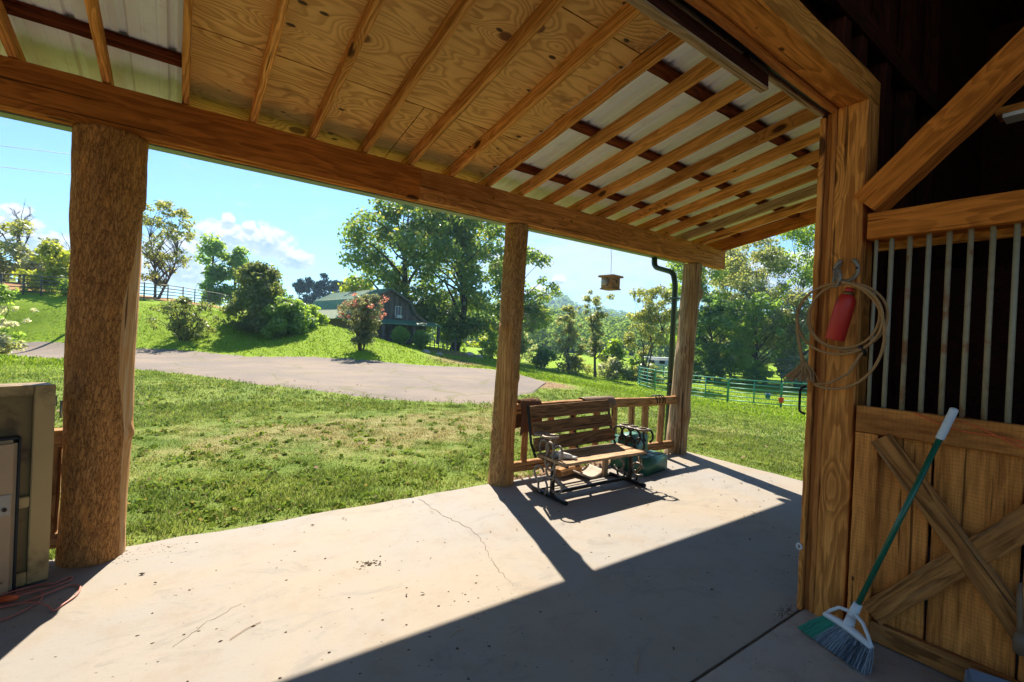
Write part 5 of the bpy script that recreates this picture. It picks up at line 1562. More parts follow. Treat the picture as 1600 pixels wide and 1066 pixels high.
tree('yellow_shrub', 'bright yellow green shrub behind the pipe fence', -8.2, 51.2, 3.6, 2.0, .1, L_YEL, .20, 3200, 35, None, .08, M_TWIG, 40, .65, 'dome', cat='shrub', fork=3)
tree('reddish_shrub', 'small reddish shrub right of the yellow shrub', -6.6, 52.6, 3.0, .95, .2, L_RED, .18, 1000, 36, None, .06, M_TWIG, 20, .45, 'dome', cat='shrub', fork=2)
tree('green_bush', 'small green bush growing against the pipe fence', -7.0, 48.2, 1.5, .9, .0, L_LIME, .13, 1300, 37, None, .04, M_TWIG, 22, .4, 'dome', cat='shrub', fork=3)
tree('flowering_bush', 'loose bush with white blossom at the left edge of the photo', -7.1, 32.2, 3.4, 1.35, .1, L_MID, .12, 2600, 38, None, .06, M_TWIG, 34, .5, 'dome', cat='shrub', fork=3)
fb = [o for o in bpy.data.objects if o.name == 'flowering_bush'][0]
g = np.random.default_rng(40)
a_ = g.random((26, 3)) * np.array([2.4, 2.4, .9]) - np.array([1.2, 1.2, -1.5])
link('blossom', leaf_cloud(a_, np.full(26, .18), np.full(26, 22), .10, g), L_WHITE, fb, False, Matrix.Translation(fb.location))
tree('low_plant', 'low pale leafed plant on the lawn by the left edge', -6.3, 29.4, .85, .75, .0, L_GREY, .12, 700, 39, None, .03, M_TWIG, 18, .3, 'dome', cat='plant', fork=3)
# shrubs on the bank
tree('round_bush', 'big rounded green bush on the lawn bank', 4.2, 34.6, 4.1, 2.2, .0, L_BUSH, .13, 14000, 41, 'bushes on the lawn bank', .12, M_TWIG, 90, .62, 'dome', cat='bush', fork=3)
tree('round_bush', 'lower spreading bush in front of the big rounded bush', 5.6, 32.4, 2.2, 1.7, .0, L_MID, .12, 10000, 42, 'bushes on the lawn bank', .1, M_TWIG, 70, .5, 'dome', cat='bush', fork=3)
tree('round_bush', 'low spiky light green bush by the green barn roof', 7.2, 33.6, 1.15, .9, .0, L_LIME, .13, 1600, 43, 'bushes on the lawn bank', .06, M_TWIG, 26, .35, 'dome', cat='bush', fork=3)
tree('vase_shrub', 'open vase shaped shrub with dark stems near the drive', .3, 32.9, 2.35, 2.0, .22, L_BUSH, .085, 4600, 44, None, .10, M_TRUNK, 110, .30, 'round', cat='shrub', fork=6, limbs=60)
cm = tree('crape_myrtle', 'crape myrtle with grey green leaves and pink blossom by the drive', 8.15, 25.5, 3.0, 1.5, .45, L_ASH, .075, 7000, 45, None, .11, M_TRUNK, 110, .30, 'vase', cat='shrub', fork=5, limbs=60)
g = np.random.default_rng(46)
bl = []
for k in range(30):
    a, q, zt = g.random() * 6.28, g.random() ** .6 * 1.5, g.uniform(1.7, 3.15)
    if zt < 2.4 and q < 1.0: q = 1.2
    bl.append((q * math.cos(a), q * math.sin(a), zt))
link('blossom', leaf_cloud(np.array(bl), g.uniform(.08, .26, 30), np.full(30, 30), .055, g), L_PINK, cm, False, Matrix.Translation(cm.location))
# clipped shrubs by the old barn
for x, y, q, lb in ((14.6, 36.0, .80, 'left clipped round shrub in front of the old barn porch'), (16.6, 36.4, .78, 'right clipped round shrub in front of the old barn porch')):
    z0 = tz(x, y)
    t = thing('clipped_shrub', lb, 'shrub', (x, y, z0), 'clipped round shrubs by the old barn')
    g = np.random.default_rng(int(x * 10))
    d = g.normal(size=(60, 3)); d /= np.linalg.norm(d, axis=1, keepdims=True)
    me = leaf_cloud(d * q * .72 + np.array([0, 0, .15 + q]), np.full(60, q * .3), np.full(60, 60), .085, g, 1.0)
    link('crown', me, L_MID, t, False, Matrix.Translation((x, y, z0)))
    MB().tube([(x, y, z0 - .1), (x, y, z0 + .9)], .07, 7).build('trunk', M_TRUNK, t)
# yellowish tree and pines beyond the old barn
tree('yellowing_tree', 'yellowish tree rising behind the green barn roof', 22.0, 72.0, 8.4, 3.6, 1.0, L_YEL, .30, 4800, 51, None, .2, M_TRUNK, 50, 1.3, 'round')
tree('yellowing_tree', 'dark green tree top just behind the barn ridge', 24.6, 66.0, 8.0, 2.6, 1.0, L_DARK, .3, 2600, 52, None, .2, M_TRUNK, 36, .9, 'cone')
pines = [(31.2, 162, 15.6, 'leftmost pine of the far blue pine row'), (34.4, 166, 17.2, 'second pine of the far blue pine row'), (36.4, 158, 16.2, 'third pine of the far blue pine row, beside the tallest'),
         (38.6, 161, 18.6, 'tallest pine of the far blue pine row'), (41.0, 157, 16.8, 'pine right of the tallest in the far blue pine row'), (44.8, 165, 17.6, 'sixth pine of the far blue pine row'), (48.0, 160, 17.0, 'rightmost pine of the far blue pine row')]
for k, (x, y, h_, lb) in enumerate(pines):
    tree('pine_tree', lb, x, y, h_, 3.6, 1.0, L_BLUE, .40, 4200, 60 + k, 'far pines above the barn roof', .25, M_TRUNK, 80, 1.15, 'column', limbs=6, flat=.7)
# trees along the valley edge on the right
R_GR = 'trees along the valley edge'
tree('willow_tree', 'leaning tree with an ivy dark base right of the middle log post', 28.2, 38.2, 6.4, 2.4, 1.2, L_PALE, .13, 4200, 71, R_GR, .15, M_TRUNK, 46, .5, 'round', (-1.2, -.3), limbs=30)
tree('willow_tree', 'slim grey green tree with a double stem in the valley view', 31.5, 34.0, 6.6, 1.7, 1.2, L_PALE, .13, 3800, 72, R_GR, .12, M_TRUNK, 46, .42, 'round', (-.3, .3), fork=2, limbs=30)
tree('willow_tree', 'tallest slim tree with an umbrella top and dark curving trunk in the valley view', 32.9, 31.9, 8.1, 2.0, 2.0, L_PALE, .13, 4000, 73, R_GR, .15, M_TRUNK, 50, .42, 'umbrella', (-.5, .4), limbs=40)
tree('valley_tree', 'golden leaved tree with thin bare stems left of the downspout', 34.6, 27.6, 8.8, 3.0, 2.4, L_OLIVE, .14, 7000, 74, R_GR, .12, M_TRUNK, 70, .6, 'round', (.5, -.5), fork=3, limbs=50)
tree('vine_mound', 'bright green vine mound below the golden tree', 35.6, 32.2, 3.6, 1.7, .0, L_LIME, .2, 2600, 75, R_GR, .1, M_TWIG, 36, .55, 'dome', cat='bush', fork=3)
tree('vine_mound', 'darker low bush right of the bright vine mound', 37.2, 30.4, 2.3, 1.5, .0, L_MID, .2, 1800, 76, R_GR, .08, M_TWIG, 30, .5, 'dome', cat='bush', fork=3)
far_right = [
    (47.0, 30.6, 12.8, 3.8, L_LIME, 81, 'lime leaved tree just right of the grey corner post', M_TRUNK_P),
    (53.4, 31.0, 13.6, 4.2, L_PALE, 82, 'tall mid green tree behind the pen, second from the corner post', M_TRUNK),
    (52.6, 26.6, 14.0, 4.4, L_PALE, 83, 'pale grey green vine hung tree behind the pen', M_TRUNK_P),
    (54.6, 22.8, 16.0, 4.6, L_LIME, 84, 'tallest yellow green tree beside the door post', M_TRUNK),
    (57.6, 19.0, 16.4, 4.8, L_PALE, 85, 'tree seen half behind the door post', M_TRUNK),
    (44.0, 26.9, 6.6, 2.9, L_DARK, 86, 'dark lower tree right of the corner post', M_TRUNK),
    (48.2, 24.4, 7.2, 3.1, L_MID, 87, 'dark lower tree behind the middle of the pen', M_TRUNK),
    (49.4, 20.8, 7.4, 3.0, L_PALE, 88, 'grey lower tree near the door post', M_TRUNK_P),
    (50.6, 17.2, 7.6, 3.2, L_PALE, 89, 'lower green tree nearest the door post', M_TRUNK),
    (61.0, 34.0, 14.0, 4.8, L_GREY, 90, 'deep shaded tree far behind the pen', M_TRUNK)]
for (x, y, h_, cr_, mt, sd_, lb, tmt) in far_right:
    tree('woodland_tree', lb, x, y, h_ + 2.0, cr_, h_ * .12, mt, .18, 13000 if h_ > 9 else 8000, sd_, 'woodland trees behind the round pen', .2, tmt, 72, cr_ * .27, 'round', (0, 0), limbs=34, density_noise=.22)
for k, (x, y, h_, cr_, mt, lb) in enumerate([(30.0, 36.2, 1.9, 1.9, L_DARK, 'dark bramble at the foot of the leaning tree'), (32.4, 34.4, 1.6, 1.9, L_OLIVE, 'olive bramble between the slim trees'),
        (34.6, 31.2, 1.8, 1.8, L_GREY, 'grey bramble right of the slim trees'), (36.6, 28.6, 1.5, 1.9, L_OLIVE, 'low bramble by the pale trailer'), (41.8, 28.6, 2.0, 2.2, L_DARK, 'dark bramble behind the trailer roof'),
        (46.0, 24.2, 2.4, 2.4, L_MID, 'bramble behind the pen left of the buckets'), (48.4, 20.2, 2.2, 2.4, L_GREY, 'grey bramble behind the buckets'), (49.6, 15.8, 2.2, 2.4, L_MID, 'bramble behind the pen by the door post'),
        (27.0, 41.4, 2.6, 2.0, L_MID, 'hedge clump right of the forked sycamore'), (30.4, 46.8, 4.5, 2.6, L_YEL, 'yellowish undergrowth behind the middle log post'), (24.8, 47.6, 3.0, 2.2, L_LIME, 'lime undergrowth behind the forked sycamore'), (36.0, 48.4, 4.0, 2.6, L_GREY, 'grey undergrowth right of the middle log post')]):
    tree('bramble', lb, x, y, h_ * (1.0 if x < 42 else 1.35), cr_ * (1 if x < 42 else 1.2), .0, mt, .17, 1500 if x < 42 else 2600, 100 + k, 'brambles at the lawn edge', .06, M_TWIG, 34, .6, 'dome', cat='bush', fork=3, limbs=8)

# ------------------------------------------------------------------ far hills with forest
def hill(name, a0, a1, r0, r1, prof, seed, mat):
    """ridge between two ranges; prof(az) gives the crest height above the valley"""
    A_ = np.radians(np.arange(a0, a1 + .01, .5)); R_ = np.linspace(0, 1, 24)
    P_ = []
    for t in R_:
        for a in A_:
            rr_ = r0 + (r1 - r0) * t
            hgt = prof(math.degrees(a)) * math.sin(min(1, t * 1.25) * math.pi / 2) ** 1.2 * (1 if t < .8 else (1 - (t - .8) / .2 * .35))
            hgt *= 1 + .10 * mnoise.noise(Vector((rr_ * math.cos(a) / 60, rr_ * math.sin(a) / 60, seed)))
            P_.append((rr_ * math.cos(a), rr_ * math.sin(a), -3 + hgt))
    na = len(A_); i_ = np.arange(len(R_) - 1)[:, None] * na + np.arange(na - 1)[None, :]
    f = np.stack([i_, i_ + 1, i_ + na + 1, i_ + na], -1).reshape(-1, 4)
    o = link(name, fast_mesh(name, np.array(P_), f), mat, None, True)
    o['kind'] = 'structure'
    return np.array(P_).reshape(len(R_), na, 3)
M_HILL = plain('forest_floor', (0.045, 0.065, 0.028), 1.0, var=0.4, scale=.05, spec=.05)
def interp(tab): return lambda a: float(np.interp(a, [t[0] for t in tab], [t[1] for t in tab]))
H1 = hill('hill', 15, 75, 150, 330, interp([(15, 14), (36, 13), (40, 14), (43, 12), (46, 13), (49, 15), (52, 18), (56, 18), (64, 14), (75, 8)]), 1.0, M_HILL)
H2 = hill('hill', 10, 84, 620, 1050, interp([(10, 50), (36, 50), (39, 53), (41, 52), (43, 57), (45, 60), (46.8, 66), (48.2, 84), (49.4, 74), (51, 70), (52, 70), (56, 62), (66, 40), (84, 22)]), 2.0, M_HILL)
g = np.random.default_rng(77)
def forest(H, n, size, cr_, hgt, name, mat, per, label):
    nr, na, _ = H.shape
    u, v = g.random(n) * (nr - 1.01), g.random(n) * (na - 1.01)
    i_, j = u.astype(int), v.astype(int); fu, fv = (u - i_)[:, None], (v - j)[:, None]
    P_ = H[i_, j] * (1 - fu) * (1 - fv) + H[i_ + 1, j] * fu * (1 - fv) + H[i_, j + 1] * (1 - fu) * fv + H[i_ + 1, j + 1] * fu * fv
    P_[:, 2] += hgt * g.uniform(.35, .6, n)
    me = leaf_cloud(P_, cr_ * g.uniform(.6, 1.3, n), np.full(n, per), size, g, 1.35, name=name)
    o = link(name, me, mat, None)
    tag(o, label, 'forest', None, 'stuff')
forest(H1, 4200, 0.85, 3.0, 9, 'hillside_forest', L_FOREST, 60, 'green forest covering the near hill beyond the field')
forest(H2, 4200, 3.0, 8.0, 12, 'mountain_forest', L_FOREST, 36, 'blue green forest on the far mountain ridge')
# wooded edge of the far field
K = 420
aa = np.radians(g.uniform(18, 84, K)); rr_ = g.uniform(128, 165, K)
P_ = np.stack([rr_ * np.cos(aa), rr_ * np.sin(aa), -2 + g.uniform(1, 9, K)], -1)
tag(link('far_treeline', leaf_cloud(P_, 3.2 * g.uniform(.6, 1.3, K), np.full(K, 110), .55, g, 1.2), L_FOREST, None), 'line of woodland along the far edge of the field', 'forest', None, 'stuff')
K = 240
aa = np.radians(g.uniform(96, 150, K)); rr_ = g.uniform(85, 110, K)
P_ = np.stack([rr_ * np.cos(aa), rr_ * np.sin(aa), 3.8 + g.uniform(0, 2.4, K)], -1)
tag(link('far_hedge', leaf_cloud(P_, 2.0 * g.uniform(.6, 1.3, K), np.full(K, 50), .6, g, .9), L_OLIVE, None), 'low overgrown hedge line beyond the left fence', 'hedge', None, 'stuff')

# ------------------------------------------------------------------ old barn with green gambrel roof
bx, by = 15.45, 41.0
bz = tz(bx, by) + 0.05
ob = thing('old_barn', 'old weathered barn with a green gambrel roof and porch', 'barn', (bx, by, bz))
n_ = Vector((0.163, -0.987, 0)).normalized()          # gable normal
s_ = Vector((-n_.y, n_.x, 0))                            # along the gable, to the right
if s_.x < 0: s_ = -s_
BM = Matrix((s_, -n_, Vector((0, 0, 1)))).transposed().to_4x4(); BM.translation = (bx, by, bz)
def bbuild(mb, name, mat, par=None):
    o = mb.build(name, mat, None, False, BM)
    setpar(o, par or ob)
    return o
def bp(x, y, z): return BM @ Vector((x, y, z))
LB = 11.5
PR = [(0, 4.85), (2.05, 3.80), (2.55, 2.80), (4.3, 1.85)]
def slab_quad(mb, a, b, y0, y1, t):
    (xa, za), (xb, zb) = a, b
    d = Vector((xb - xa, 0, zb - za)).normalized(); nn = Vector((-d.z, 0, d.x))
    if nn.z < 0: nn = -nn
    vs = []
    for y in (y0, y1):
        for (x, z) in ((xa, za), (xb, zb)):
            vs += [(x, y, z), (x + nn.x * t, y, z + nn.z * t)]
    mb.add(vs, [(0, 2, 3, 1), (4, 5, 7, 6), (0, 4, 6, 2), (1, 3, 7, 5), (0, 1, 5, 4), (2, 6, 7, 3)])
for sg in (-1, 1):
    for k, (nm, mt) in enumerate((('upper_roof', M_GREENROOF), ('steep_roof', M_GREENROOF), ('lower_roof', M_PALEROOF))):
        a, b = PR[k], PR[k + 1]
        e0, e1 = (-0.35, LB + .2) if k < 2 else (-0.3, LB + .8)
        mb = MB(); slab_quad(mb, (sg * a[0], a[1]), (sg * b[0], b[1]), e0, e1, .06)
        ro = bbuild(mb, nm, mt)
        se = MB()
        nn_ = int((e1 - e0) / .6)
        for q in range(nn_ + 1):
            y = e0 + .02 + (e1 - e0 - .06) * q / nn_
            slab_quad(se, (sg * a[0], a[1] + .012), (sg * b[0], b[1] + .012), y, y + .035, .085)
        bbuild(se, 'roof_seam', mt, ro)
        rb = MB(); slab_quad(rb, (sg * a[0], a[1] - .16), (sg * b[0], b[1] - .16), -0.39, -0.355, .19)
        bbuild(rb, 'rake_board', M_GREYWOOD)
def zr(x):
    x = abs(x)
    return float(np.interp(x, [p[0] for p in PR], [p[1] for p in PR]))
x = -3.9
while x < 3.8:
    zt = zr(x + .14) - .06
    if zt > .5:
        z0_ = 0.0
        o = plank('wall_board', bp(x + .14, 0, z0_), bp(x + .14, 0, zt), .27, .03, M_GREYWOOD, None, up=n_, seg=2, wob=.004)
        setpar(o, ob)
    x += .285
mb = MB(); mb.box((0, LB / 2, 1.0), (6.6, LB - .2, 2.0)); bbuild(mb, 'side_wall', M_GREYWOOD)
w = MB()
for (c, s) in (((.92, -.04, 2.52), (.62, .05, .05)), ((.92, -.04, 3.32), (.62, .05, .05)), ((.63, -.04, 2.92), (.05, .05, .75)), ((1.21, -.04, 2.92), (.05, .05, .75)), ((.92, -.04, 2.92), (.03, .05, .75))):
    w.box(c, s)
wo_ = bbuild(w, 'window', M_WHITETRIM)
for xx in (.775, 1.065):
    g_ = MB().box((xx, -.03, 2.92), (.25, .02, .75)); bbuild(g_, 'pane', M_GLASSD, wo_)
bbuild(MB().box((.92, -.18, 2.38), (.5, .36, .26)), 'air_conditioner', M_WHITETRIM)
mb = MB(); 
mb.add([(-4.9, -1.9, 1.62), (4.7, -1.9, 1.62), (4.7, .05, 2.05), (-4.9, .05, 2.05), (-4.9, -1.9, 1.70), (4.7, -1.9, 1.70), (4.7, .05, 2.13), (-4.9, .05, 2.13)], [(0, 3, 2, 1), (4, 5, 6, 7), (0, 1, 5, 4), (1, 2, 6, 5), (2, 3, 7, 6), (3, 0, 4, 7)])
bbuild(mb, 'porch_roof', M_GREENROOF)
for xx in (-4.5, -1.5, 1.6, 4.3):
    bbuild(MB().box((xx, -1.75, .8), (.22, .22, 1.65)), 'porch_post', M_GREYWOOD)
bbuild(MB().box((-1.0, LB + 2.0, 1.6), (4.2, 3.0, 3.0)), 'annex', M_GREYWOOD)
bbuild(MB().box((-1.0, LB + 2.0, 3.15), (4.8, 3.6, .10)), 'annex_roof', M_PALEROOF)
# little dark picket fence, boulders and a bench board by the barn porch
t = thing('picket_fence', 'short dark wooden fence between the old barn porch and the forked sycamore', 'fence', (18.4, 37.5, tz(18.4, 37.5)))
p0_, p1_ = Vector((17.5, 38.2, tz(17.5, 38.2))), Vector((20.2, 36.9, tz(20.2, 36.9)))
for z in (.35, .85): plank('rail', p0_ + Vector((0, 0, z)), p1_ + Vector((0, 0, z)), .10, .05, M_GREYWOOD, t)
for k in range(9):
    q = p0_.lerp(p1_, k / 8)
    plank('picket', q, q + Vector((0, 0, 1.0 if k not in (0, 8) else 1.25)), .09 if k not in (0, 8) else .16, .04, M_GREYWOOD, t, up=(0, -1, 0), seg=2)
rr = random.Random(8)
for k, (x, y, s) in enumerate([(16.2, 34.4, .35), (17.2, 34.0, .28), (21.4, 36.4, .4), (22.2, 36.0, .32), (15.0, 33.9, .24)]):
    bm = bmesh.new(); bmesh.ops.create_icosphere(bm, subdivisions=3, radius=s)
    for v in bm.verts:
        v.co *= 1 + .35 * mnoise.noise(v.co * 2.2 / s * .4 + Vector((k * 7, 0, 0))); v.co.z *= .6
    me = bpy.data.meshes.new('boulder'); bm.to_mesh(me); bm.free()
    o = link('boulder', me, M_STONE, None, True, Matrix.Translation((x, y, tz(x, y) + s * .15)))
    tag(o, ['boulder in front of the left clipped shrub', 'boulder in front of the right clipped shrub', 'larger boulder at the foot of the forked sycamore', 'boulder right of the largest one at the sycamore foot', 'smallest boulder left of the clipped shrubs'][k], 'boulder', 'boulders by the old barn')

# ------------------------------------------------------------------ pipe fence along the top of the bank
fp = [(-30, 47.5), (-20, 48.6), (-13.5, 49.2), (-10.6, 49.2), (-9.4, 48.9), (-8.4, 48.5), (-6.3, 47.4), (-4.4, 47.8), (-2.4, 48.4), (-.9, 51.2), (.2, 54.4), (1.2, 57.6), (2.5, 61.0), (3.8, 64.2), (5.2, 67.4)]
t = thing('pipe_fence', 'long dark five rail pipe fence along the top of the lawn bank', 'fence', (-2.4, 48.4, tz(-2.4, 48.4)))
tops = [Vector((x, y, tz(x, y))) for x, y in fp]
for q in tops:
    MB().tube([q + Vector((0, 0, -.2)), q + Vector((0, 0, 1.5))], .05, 7).build('post', M_FENCE, t, True)
for z in (.28, .56, .84, 1.12, 1.42):
    MB().tube([q + Vector((0, 0, z)) for q in tops], .036, 6).build('rail', M_FENCE, t, True)

# ------------------------------------------------------------------ round pen of green panels
PC, PRAD = Vector((38.4, 18.9, 0)), 9.6
NP = 20
def panel_mesh(L_):
    parts = {}
    H_ = 1.55
    fr = MB().tube(bend([(-L_ / 2, 0, .0), (-L_ / 2, 0, H_), (L_ / 2, 0, H_), (L_ / 2, 0, .0)], .16, 5), .034, 8)
    parts['frame'] = [fr.mesh('frame')]
    parts['rail'] = [MB().tube([(-L_ / 2, 0, z), (L_ / 2, 0, z)], .028, 6).mesh('rail') for z in (.18, .45, .72, .99, 1.27)]
    parts['upright'] = [MB().tube([(0, .015, .12), (0, .015, H_)], .042, 7).mesh('upright')]
    return parts
LP = 2 * PRAD * math.sin(math.pi / NP) - .06
PM = panel_mesh(LP)
names = {}
for k in range(NP):
    a = 2 * math.pi * (k + .35) / NP
    c = PC + Vector((math.cos(a), math.sin(a), 0)) * PRAD * math.cos(math.pi / NP)
    c.z = tz(c.x, c.y) - .0
    rel = math.degrees(math.atan2(c.y, c.x))
    if rel < 10: continue
    dist = math.hypot(c.x, c.y)
    t = thing('pen_panel', '', 'fence panel', c, 'green tube panels of the round pen')
    t.rotation_euler = (0, 0, a + math.pi / 2)
    names[t] = (rel, dist)
    for nm, ms in PM.items():
        for me in ms:
            o = link(nm, me, M_PENGREEN, None, True)
            o.parent = t
near_p = sorted([t for t in names if names[t][1] < 41], key=lambda t: -names[t][0])
far_p = sorted([t for t in names if names[t][1] >= 41], key=lambda t: -names[t][0])
ORD = ['first', 'second', 'third', 'fourth', 'fifth', 'sixth', 'seventh', 'eighth', 'ninth', 'tenth', 'eleventh', 'twelfth']
for lst, w_ in ((near_p, 'near'), (far_p, 'far')):
    for k, t in enumerate(lst):
        t['label'] = '%s green tube panel from the left on the %s side of the round pen' % (ORD[k], w_)

# buckets hung on the panels
def bucket(x, y, z, mat, label):
    t = thing('bucket', label, 'bucket', (x, y, z), 'feed buckets at the pen')
    MB().lathe([(.12, 0), (.155, .27), (.17, .275), (.165, .29), (.15, .285), (.145, .27), (.11, .02)], (x, y, z), 16).build('body', mat, t, True)
    MB().tube([(x + .16 * math.cos(a) * .7, y - .16 * math.cos(a) * .7, z + .28 + .14 * math.sin(a)) for a in np.linspace(0, math.pi, 9)], .008, 5).build('bail', M_STEEL, t)
bucket(29.35, 13.95, tz(29.35, 13.95) + .52, M_BLUEB, 'blue feed bucket hanging on the round pen panel')
bucket(29.75, 13.35, tz(29.75, 13.35) + .34, M_REDB, 'red feed bucket beside the blue one on the round pen panel')

# stock trailer beyond the pen
tx, ty = 45.2, 31.6
zt = tz(tx, ty)
tr = thing('horse_trailer', 'long white horse trailer with small dark windows parked behind the round pen', 'trailer', (tx, ty, zt))
ta = math.atan2(29.4 - 33.9, 48.3 - 42.0)
TM = Matrix.Translation((tx, ty, zt)) @ Matrix.Rotation(ta, 4, 'Z')
def tbuild(mb, nm, mat, par=None, sm=False):
    o = mb.build(nm, mat, None, sm, TM); setpar(o, par or tr); return o
tbuild(MB().box((0, 0, 1.25), (7.4, 2.0, 1.75), None, .12), 'body', M_TRAILER, None, True)
tbuild(MB().box((0, 0, 2.16), (7.5, 2.06, .07), None, .03), 'roof', M_TRAILER)
tbuild(MB().box((0, -1.005, .62), (7.3, .02, .25)), 'lower_trim', M_STEEL)
for k in range(6):
    xw = -3.0 + k * 1.15
    tbuild(MB().box((xw, -1.008, 1.70), (.62, .02, .36), None, .008), 'window', M_GLASSD)
for xw in (-.6, .35):
    q = Matrix.Rotation(math.pi / 2, 3, 'X')
    wh = tbuild(MB().lathe([(.20, 0), (.36, .02), (.38, .1), (.36, .2), (.2, .22)], (xw, -.80, .37), 20, q), 'wheel', M_TIRE, None, True)
    tbuild(MB().lathe([(.05, 0), (.19, .01), (.19, .03), (.05, .04)], (xw, -1.02, .37), 16, q), 'rim', M_STEEL, wh)
tbuild(MB().box((-.12, -.92, .80), (1.9, .22, .05), None, .02), 'fender', M_TRAILER)

# power lines in the left sky, running to a pole on the bank
LINE_A = ((-8.144, 36.622, 10.69), (-4.676, 42.759, 12.62))
LINE_B = ((-8.105, 36.587, 9.558), (-4.629, 42.717, 11.258))
up_ = thing('utility_pole', 'wooden utility pole on the lawn bank behind the thick log post', 'utility pole', (-4.65, 42.74, tz(-4.65, 42.74)))
zp = tz(-4.65, 42.74)
MB().tube([(-4.65, 42.74, zp - .5), (-4.65, 42.74, 13.1)], [.17, .11], 10).build('pole', M_TRUNK, up_, True)
MB().box((-4.65, 42.74, 12.56), (1.0, .10, .12)).build('cross_arm', M_TRUNK, up_)
MB().box((-4.65, 42.74, 11.2), (.5, .10, .10)).build('cross_arm', M_TRUNK, up_)
for (A, lb) in ((LINE_A, 'upper overhead power line in the left sky'), (LINE_B, 'lower overhead power line in the left sky')):
    b, a = Vector(A[1]), Vector(A[0])
    d = a - b
    pts = [b + d * s_ - Vector((0, 0, .12 * (1 - ((s_ - 2.0) / 2.0) ** 2))) for s_ in np.linspace(0, 4.0, 26)]
    o = MB().tube(pts, .016, 5).build('power_line', M_WIRE, None)
    tag(o, lb, 'power line', 'overhead power lines')

# ------------------------------------------------------------------ grass blades on the lawn
def blades(n, rmin, rmax, amin, amax, hmin, hmax, wid, g, power):
    a = np.radians(g.uniform(amin, amax, n))
    u = g.random(n)
    r_ = (rmin ** power + u * (rmax ** power - rmin ** power)) ** (1 / power)
    x, y = r_ * np.cos(a), r_ * np.sin(a)
    az_ = np.degrees(a)
    ed = mnoise
    j = 0.03 * np.sin(x * 9) + 0.03 * np.sin(x * 23 + 1) + g.normal(size=n) * .05
    keep = ((y > 4.08 + j) | (x > 6.08 + j))
    wig = .25 * np.sin(az_ * 3.1) + .2 * np.sin(az_ * 8.7 + 1) + g.normal(size=n) * .35
    on_drive = (az_ > 50.2) & (r_ > near_r(az_) + wig + .1) & (r_ < far_r(az_) + wig - .1)
    keep &= ~on_drive
    keep &= ~((np.hypot(x - 2.775, y - 3.965) < .16) | (np.hypot(x + .395, y - 3.935) < .2) | (np.hypot(x - 5.8, y - 4.0) < .18))
    red = (((x - 11.2) / 2.6) ** 2 + ((y - 14.2) / 1.9) ** 2 < .75) | (((x - 15.2) / 5) ** 2 + ((y - 27) / 7) ** 2 < .6)
    keep &= ~(red & (g.random(n) < .85))
    keep &= ~(((x - 4.2) / 1.7) ** 2 + ((y - 4.15) / .36) ** 2 < g.uniform(.5, 1.1, n))
    # bare worn strip along the slab
    edge = np.maximum(y - 3.98, x - 6.0)
    keep &= ~((edge < .16 + .16 * np.sin(x * 2.1) * np.sin(y * 1.9 + x)) & (g.random(n) < .75))
    keep &= ~((edge < .45) & (g.random(n) < .35))
    # clumping
    cl = np.sin(x * 5.1 + 2 * np.sin(y * 3.3)) * np.sin(y * 4.7 + 2 * np.sin(x * 2.9)) + .6 * np.sin(x * 13.7 + y * 3) * np.sin(y * 12.1 - x * 2)
    keep &= g.random(n) < np.clip(.72 + .28 * cl, .15, 1)
    x, y, cl = x[keep], y[keep], cl[keep]
    n = len(x)
    z = terrain(x, y) - .004
    dryd = np.sqrt(((x - 3.4) / 5.2) ** 2 + ((y - 7.4) / 2.1) ** 2)
    h = g.uniform(hmin, hmax, n) * np.clip(.8 + .35 * cl, .5, 1.3) * np.where(dryd < 1, .55, 1)
    th = g.random(n) * 2 * math.pi
    w_ = wid * g.uniform(.6, 1.3, n)
    lean = g.uniform(.15, .95, n) * h
    lt = g.random(n) * 2 * math.pi
    b = np.stack([x, y, z], -1)
    s = np.stack([np.cos(th) * w_, np.sin(th) * w_, np.zeros(n)], -1)
    m_ = b + np.stack([np.cos(lt) * lean * .35, np.sin(lt) * lean * .35, h * .62], -1)
    tip = b + np.stack([np.cos(lt) * lean, np.sin(lt) * lean, h], -1)
    v = np.stack([b - s, b + s, m_ + s * .7, m_ - s * .7, tip], 1)
    base = np.arange(n)[:, None] * 5
    f = np.concatenate([base + np.array([[0, 1, 2]]), base + np.array([[0, 2, 3]]), base + np.array([[3, 2, 4]])], 0)
    return v.reshape(-1, 3), f
g = np.random.default_rng(5)
va, fa_ = blades(300000, 4.0, 11.0, 5, 106, .022, .062, .0048, g, 1.1)
vb, fb_ = blades(190000, 10.0, 22.0, 5, 112, .03, .075, .010, g, 1.3)
vc, fc_ = blades(130000, 20.0, 46.0, 8, 108, .05, .12, .024, g, 1.4)
o = link('grass', fast_mesh('grass', np.concatenate([va, vb, vc]), np.concatenate([fa_, fb_ + len(va), fc_ + len(va) + len(vb)])), M_BLADE)
tag(o, 'short mown grass blades covering the lawn', 'grass', None, 'stuff')
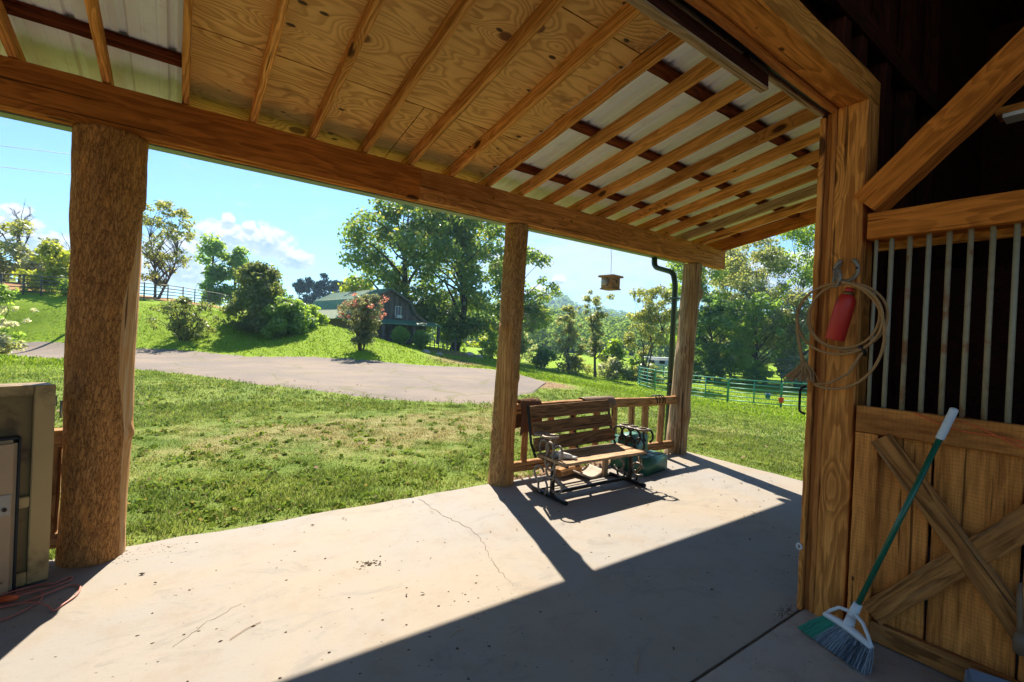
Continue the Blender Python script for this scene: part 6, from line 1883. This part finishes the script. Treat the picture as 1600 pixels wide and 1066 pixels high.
# broad leaved weeds and clover clumps in the lawn
g = np.random.default_rng(9)
nw = 1500
a_ = np.radians(g.uniform(8, 106, nw)); r_ = 4.2 + g.random(nw) ** 1.4 * 13
wx, wy = r_ * np.cos(a_), r_ * np.sin(a_)
ok = ((wy > 4.15) | (wx > 6.15)) & ~((np.degrees(a_) > 50) & (r_ > near_r(np.degrees(a_)) - .3))
wx, wy = wx[ok], wy[ok]
wz = terrain(wx, wy)
wc = np.stack([wx, wy, wz + .015], -1)
wsz = g.uniform(.04, .13, len(wx))
o = link('weeds', leaf_cloud(wc, wsz, np.full(len(wx), 16), .034, g, .35, 0.0, 1.4, 'weeds'), M_WEED)
tag(o, 'broad leaved weeds and clover clumps in the lawn', 'weeds', None, 'stuff')
# fallen leaves on the lawn
rr = random.Random(44)
mb = MB()
for k in range(150):
    a, r_ = math.radians(rr.uniform(25, 100)), rr.uniform(4.8, 15)
    x, y = r_ * math.cos(a), r_ * math.sin(a)
    if y < 4.1 and x < 6.1: continue
    z = tz(x, y) + .045; s = rr.uniform(.02, .05); t_ = rr.uniform(0, 6.28)
    u_, w_ = Vector((math.cos(t_), math.sin(t_), rr.uniform(-.3, .3))), Vector((-math.sin(t_), math.cos(t_), rr.uniform(-.3, .3)))
    c = Vector((x, y, z))
    mb.add([c - u_ * s, c + w_ * s * .6 + Vector((0, 0, .01)), c + u_ * s, c - w_ * s * .6 + Vector((0, 0, .012))], [(0, 1, 2, 3)])
o = mb.build('fallen_leaves', M_DRYLEAF, None); tag(o, 'dry fallen leaves scattered on the lawn', 'leaves', None, 'stuff')
# clods and soil under the railing
mb = MB()
for k in range(330):
    x = rr.uniform(2.9, 5.6); y = rr.gauss(4.02, .05); s = rr.uniform(.006, .03)
    vs = [(x + s * math.cos(q) * rr.uniform(.6, 1), y + s * math.sin(q), -.02 + (.022 if y < 3.98 else 0)) for q in np.linspace(0, 6.28, 7)[:-1]] + [(x, y, (.0 if y < 3.98 else -.02) + s * .9)]
    mb.add(vs, [(q, (q + 1) % 6, 6) for q in range(6)])
o = mb.build('soil_clods', plain('soil', (0.26, 0.17, 0.11), 1.0, var=.4, scale=30, spec=.05), None); tag(o, 'loose soil along the slab edge under the railing', 'soil', None, 'stuff')

# ------------------------------------------------------------------ valley air
mh, N = new_mat('valley_haze')
vol = N.n('ShaderNodeVolumePrincipled', {'Color': (0.42, 0.68, 1.0, 1), 'Density': 0.00040, 'Anisotropy': 0.2})
ho = N.n('ShaderNodeOutputMaterial')
N.t.links.new(vol.outputs[0], ho.inputs['Volume'])
hz = MB().box((0, 0, 69), (2420, 2420, 150)).build('haze', mh)
tag(hz, None, None, None, 'stuff')
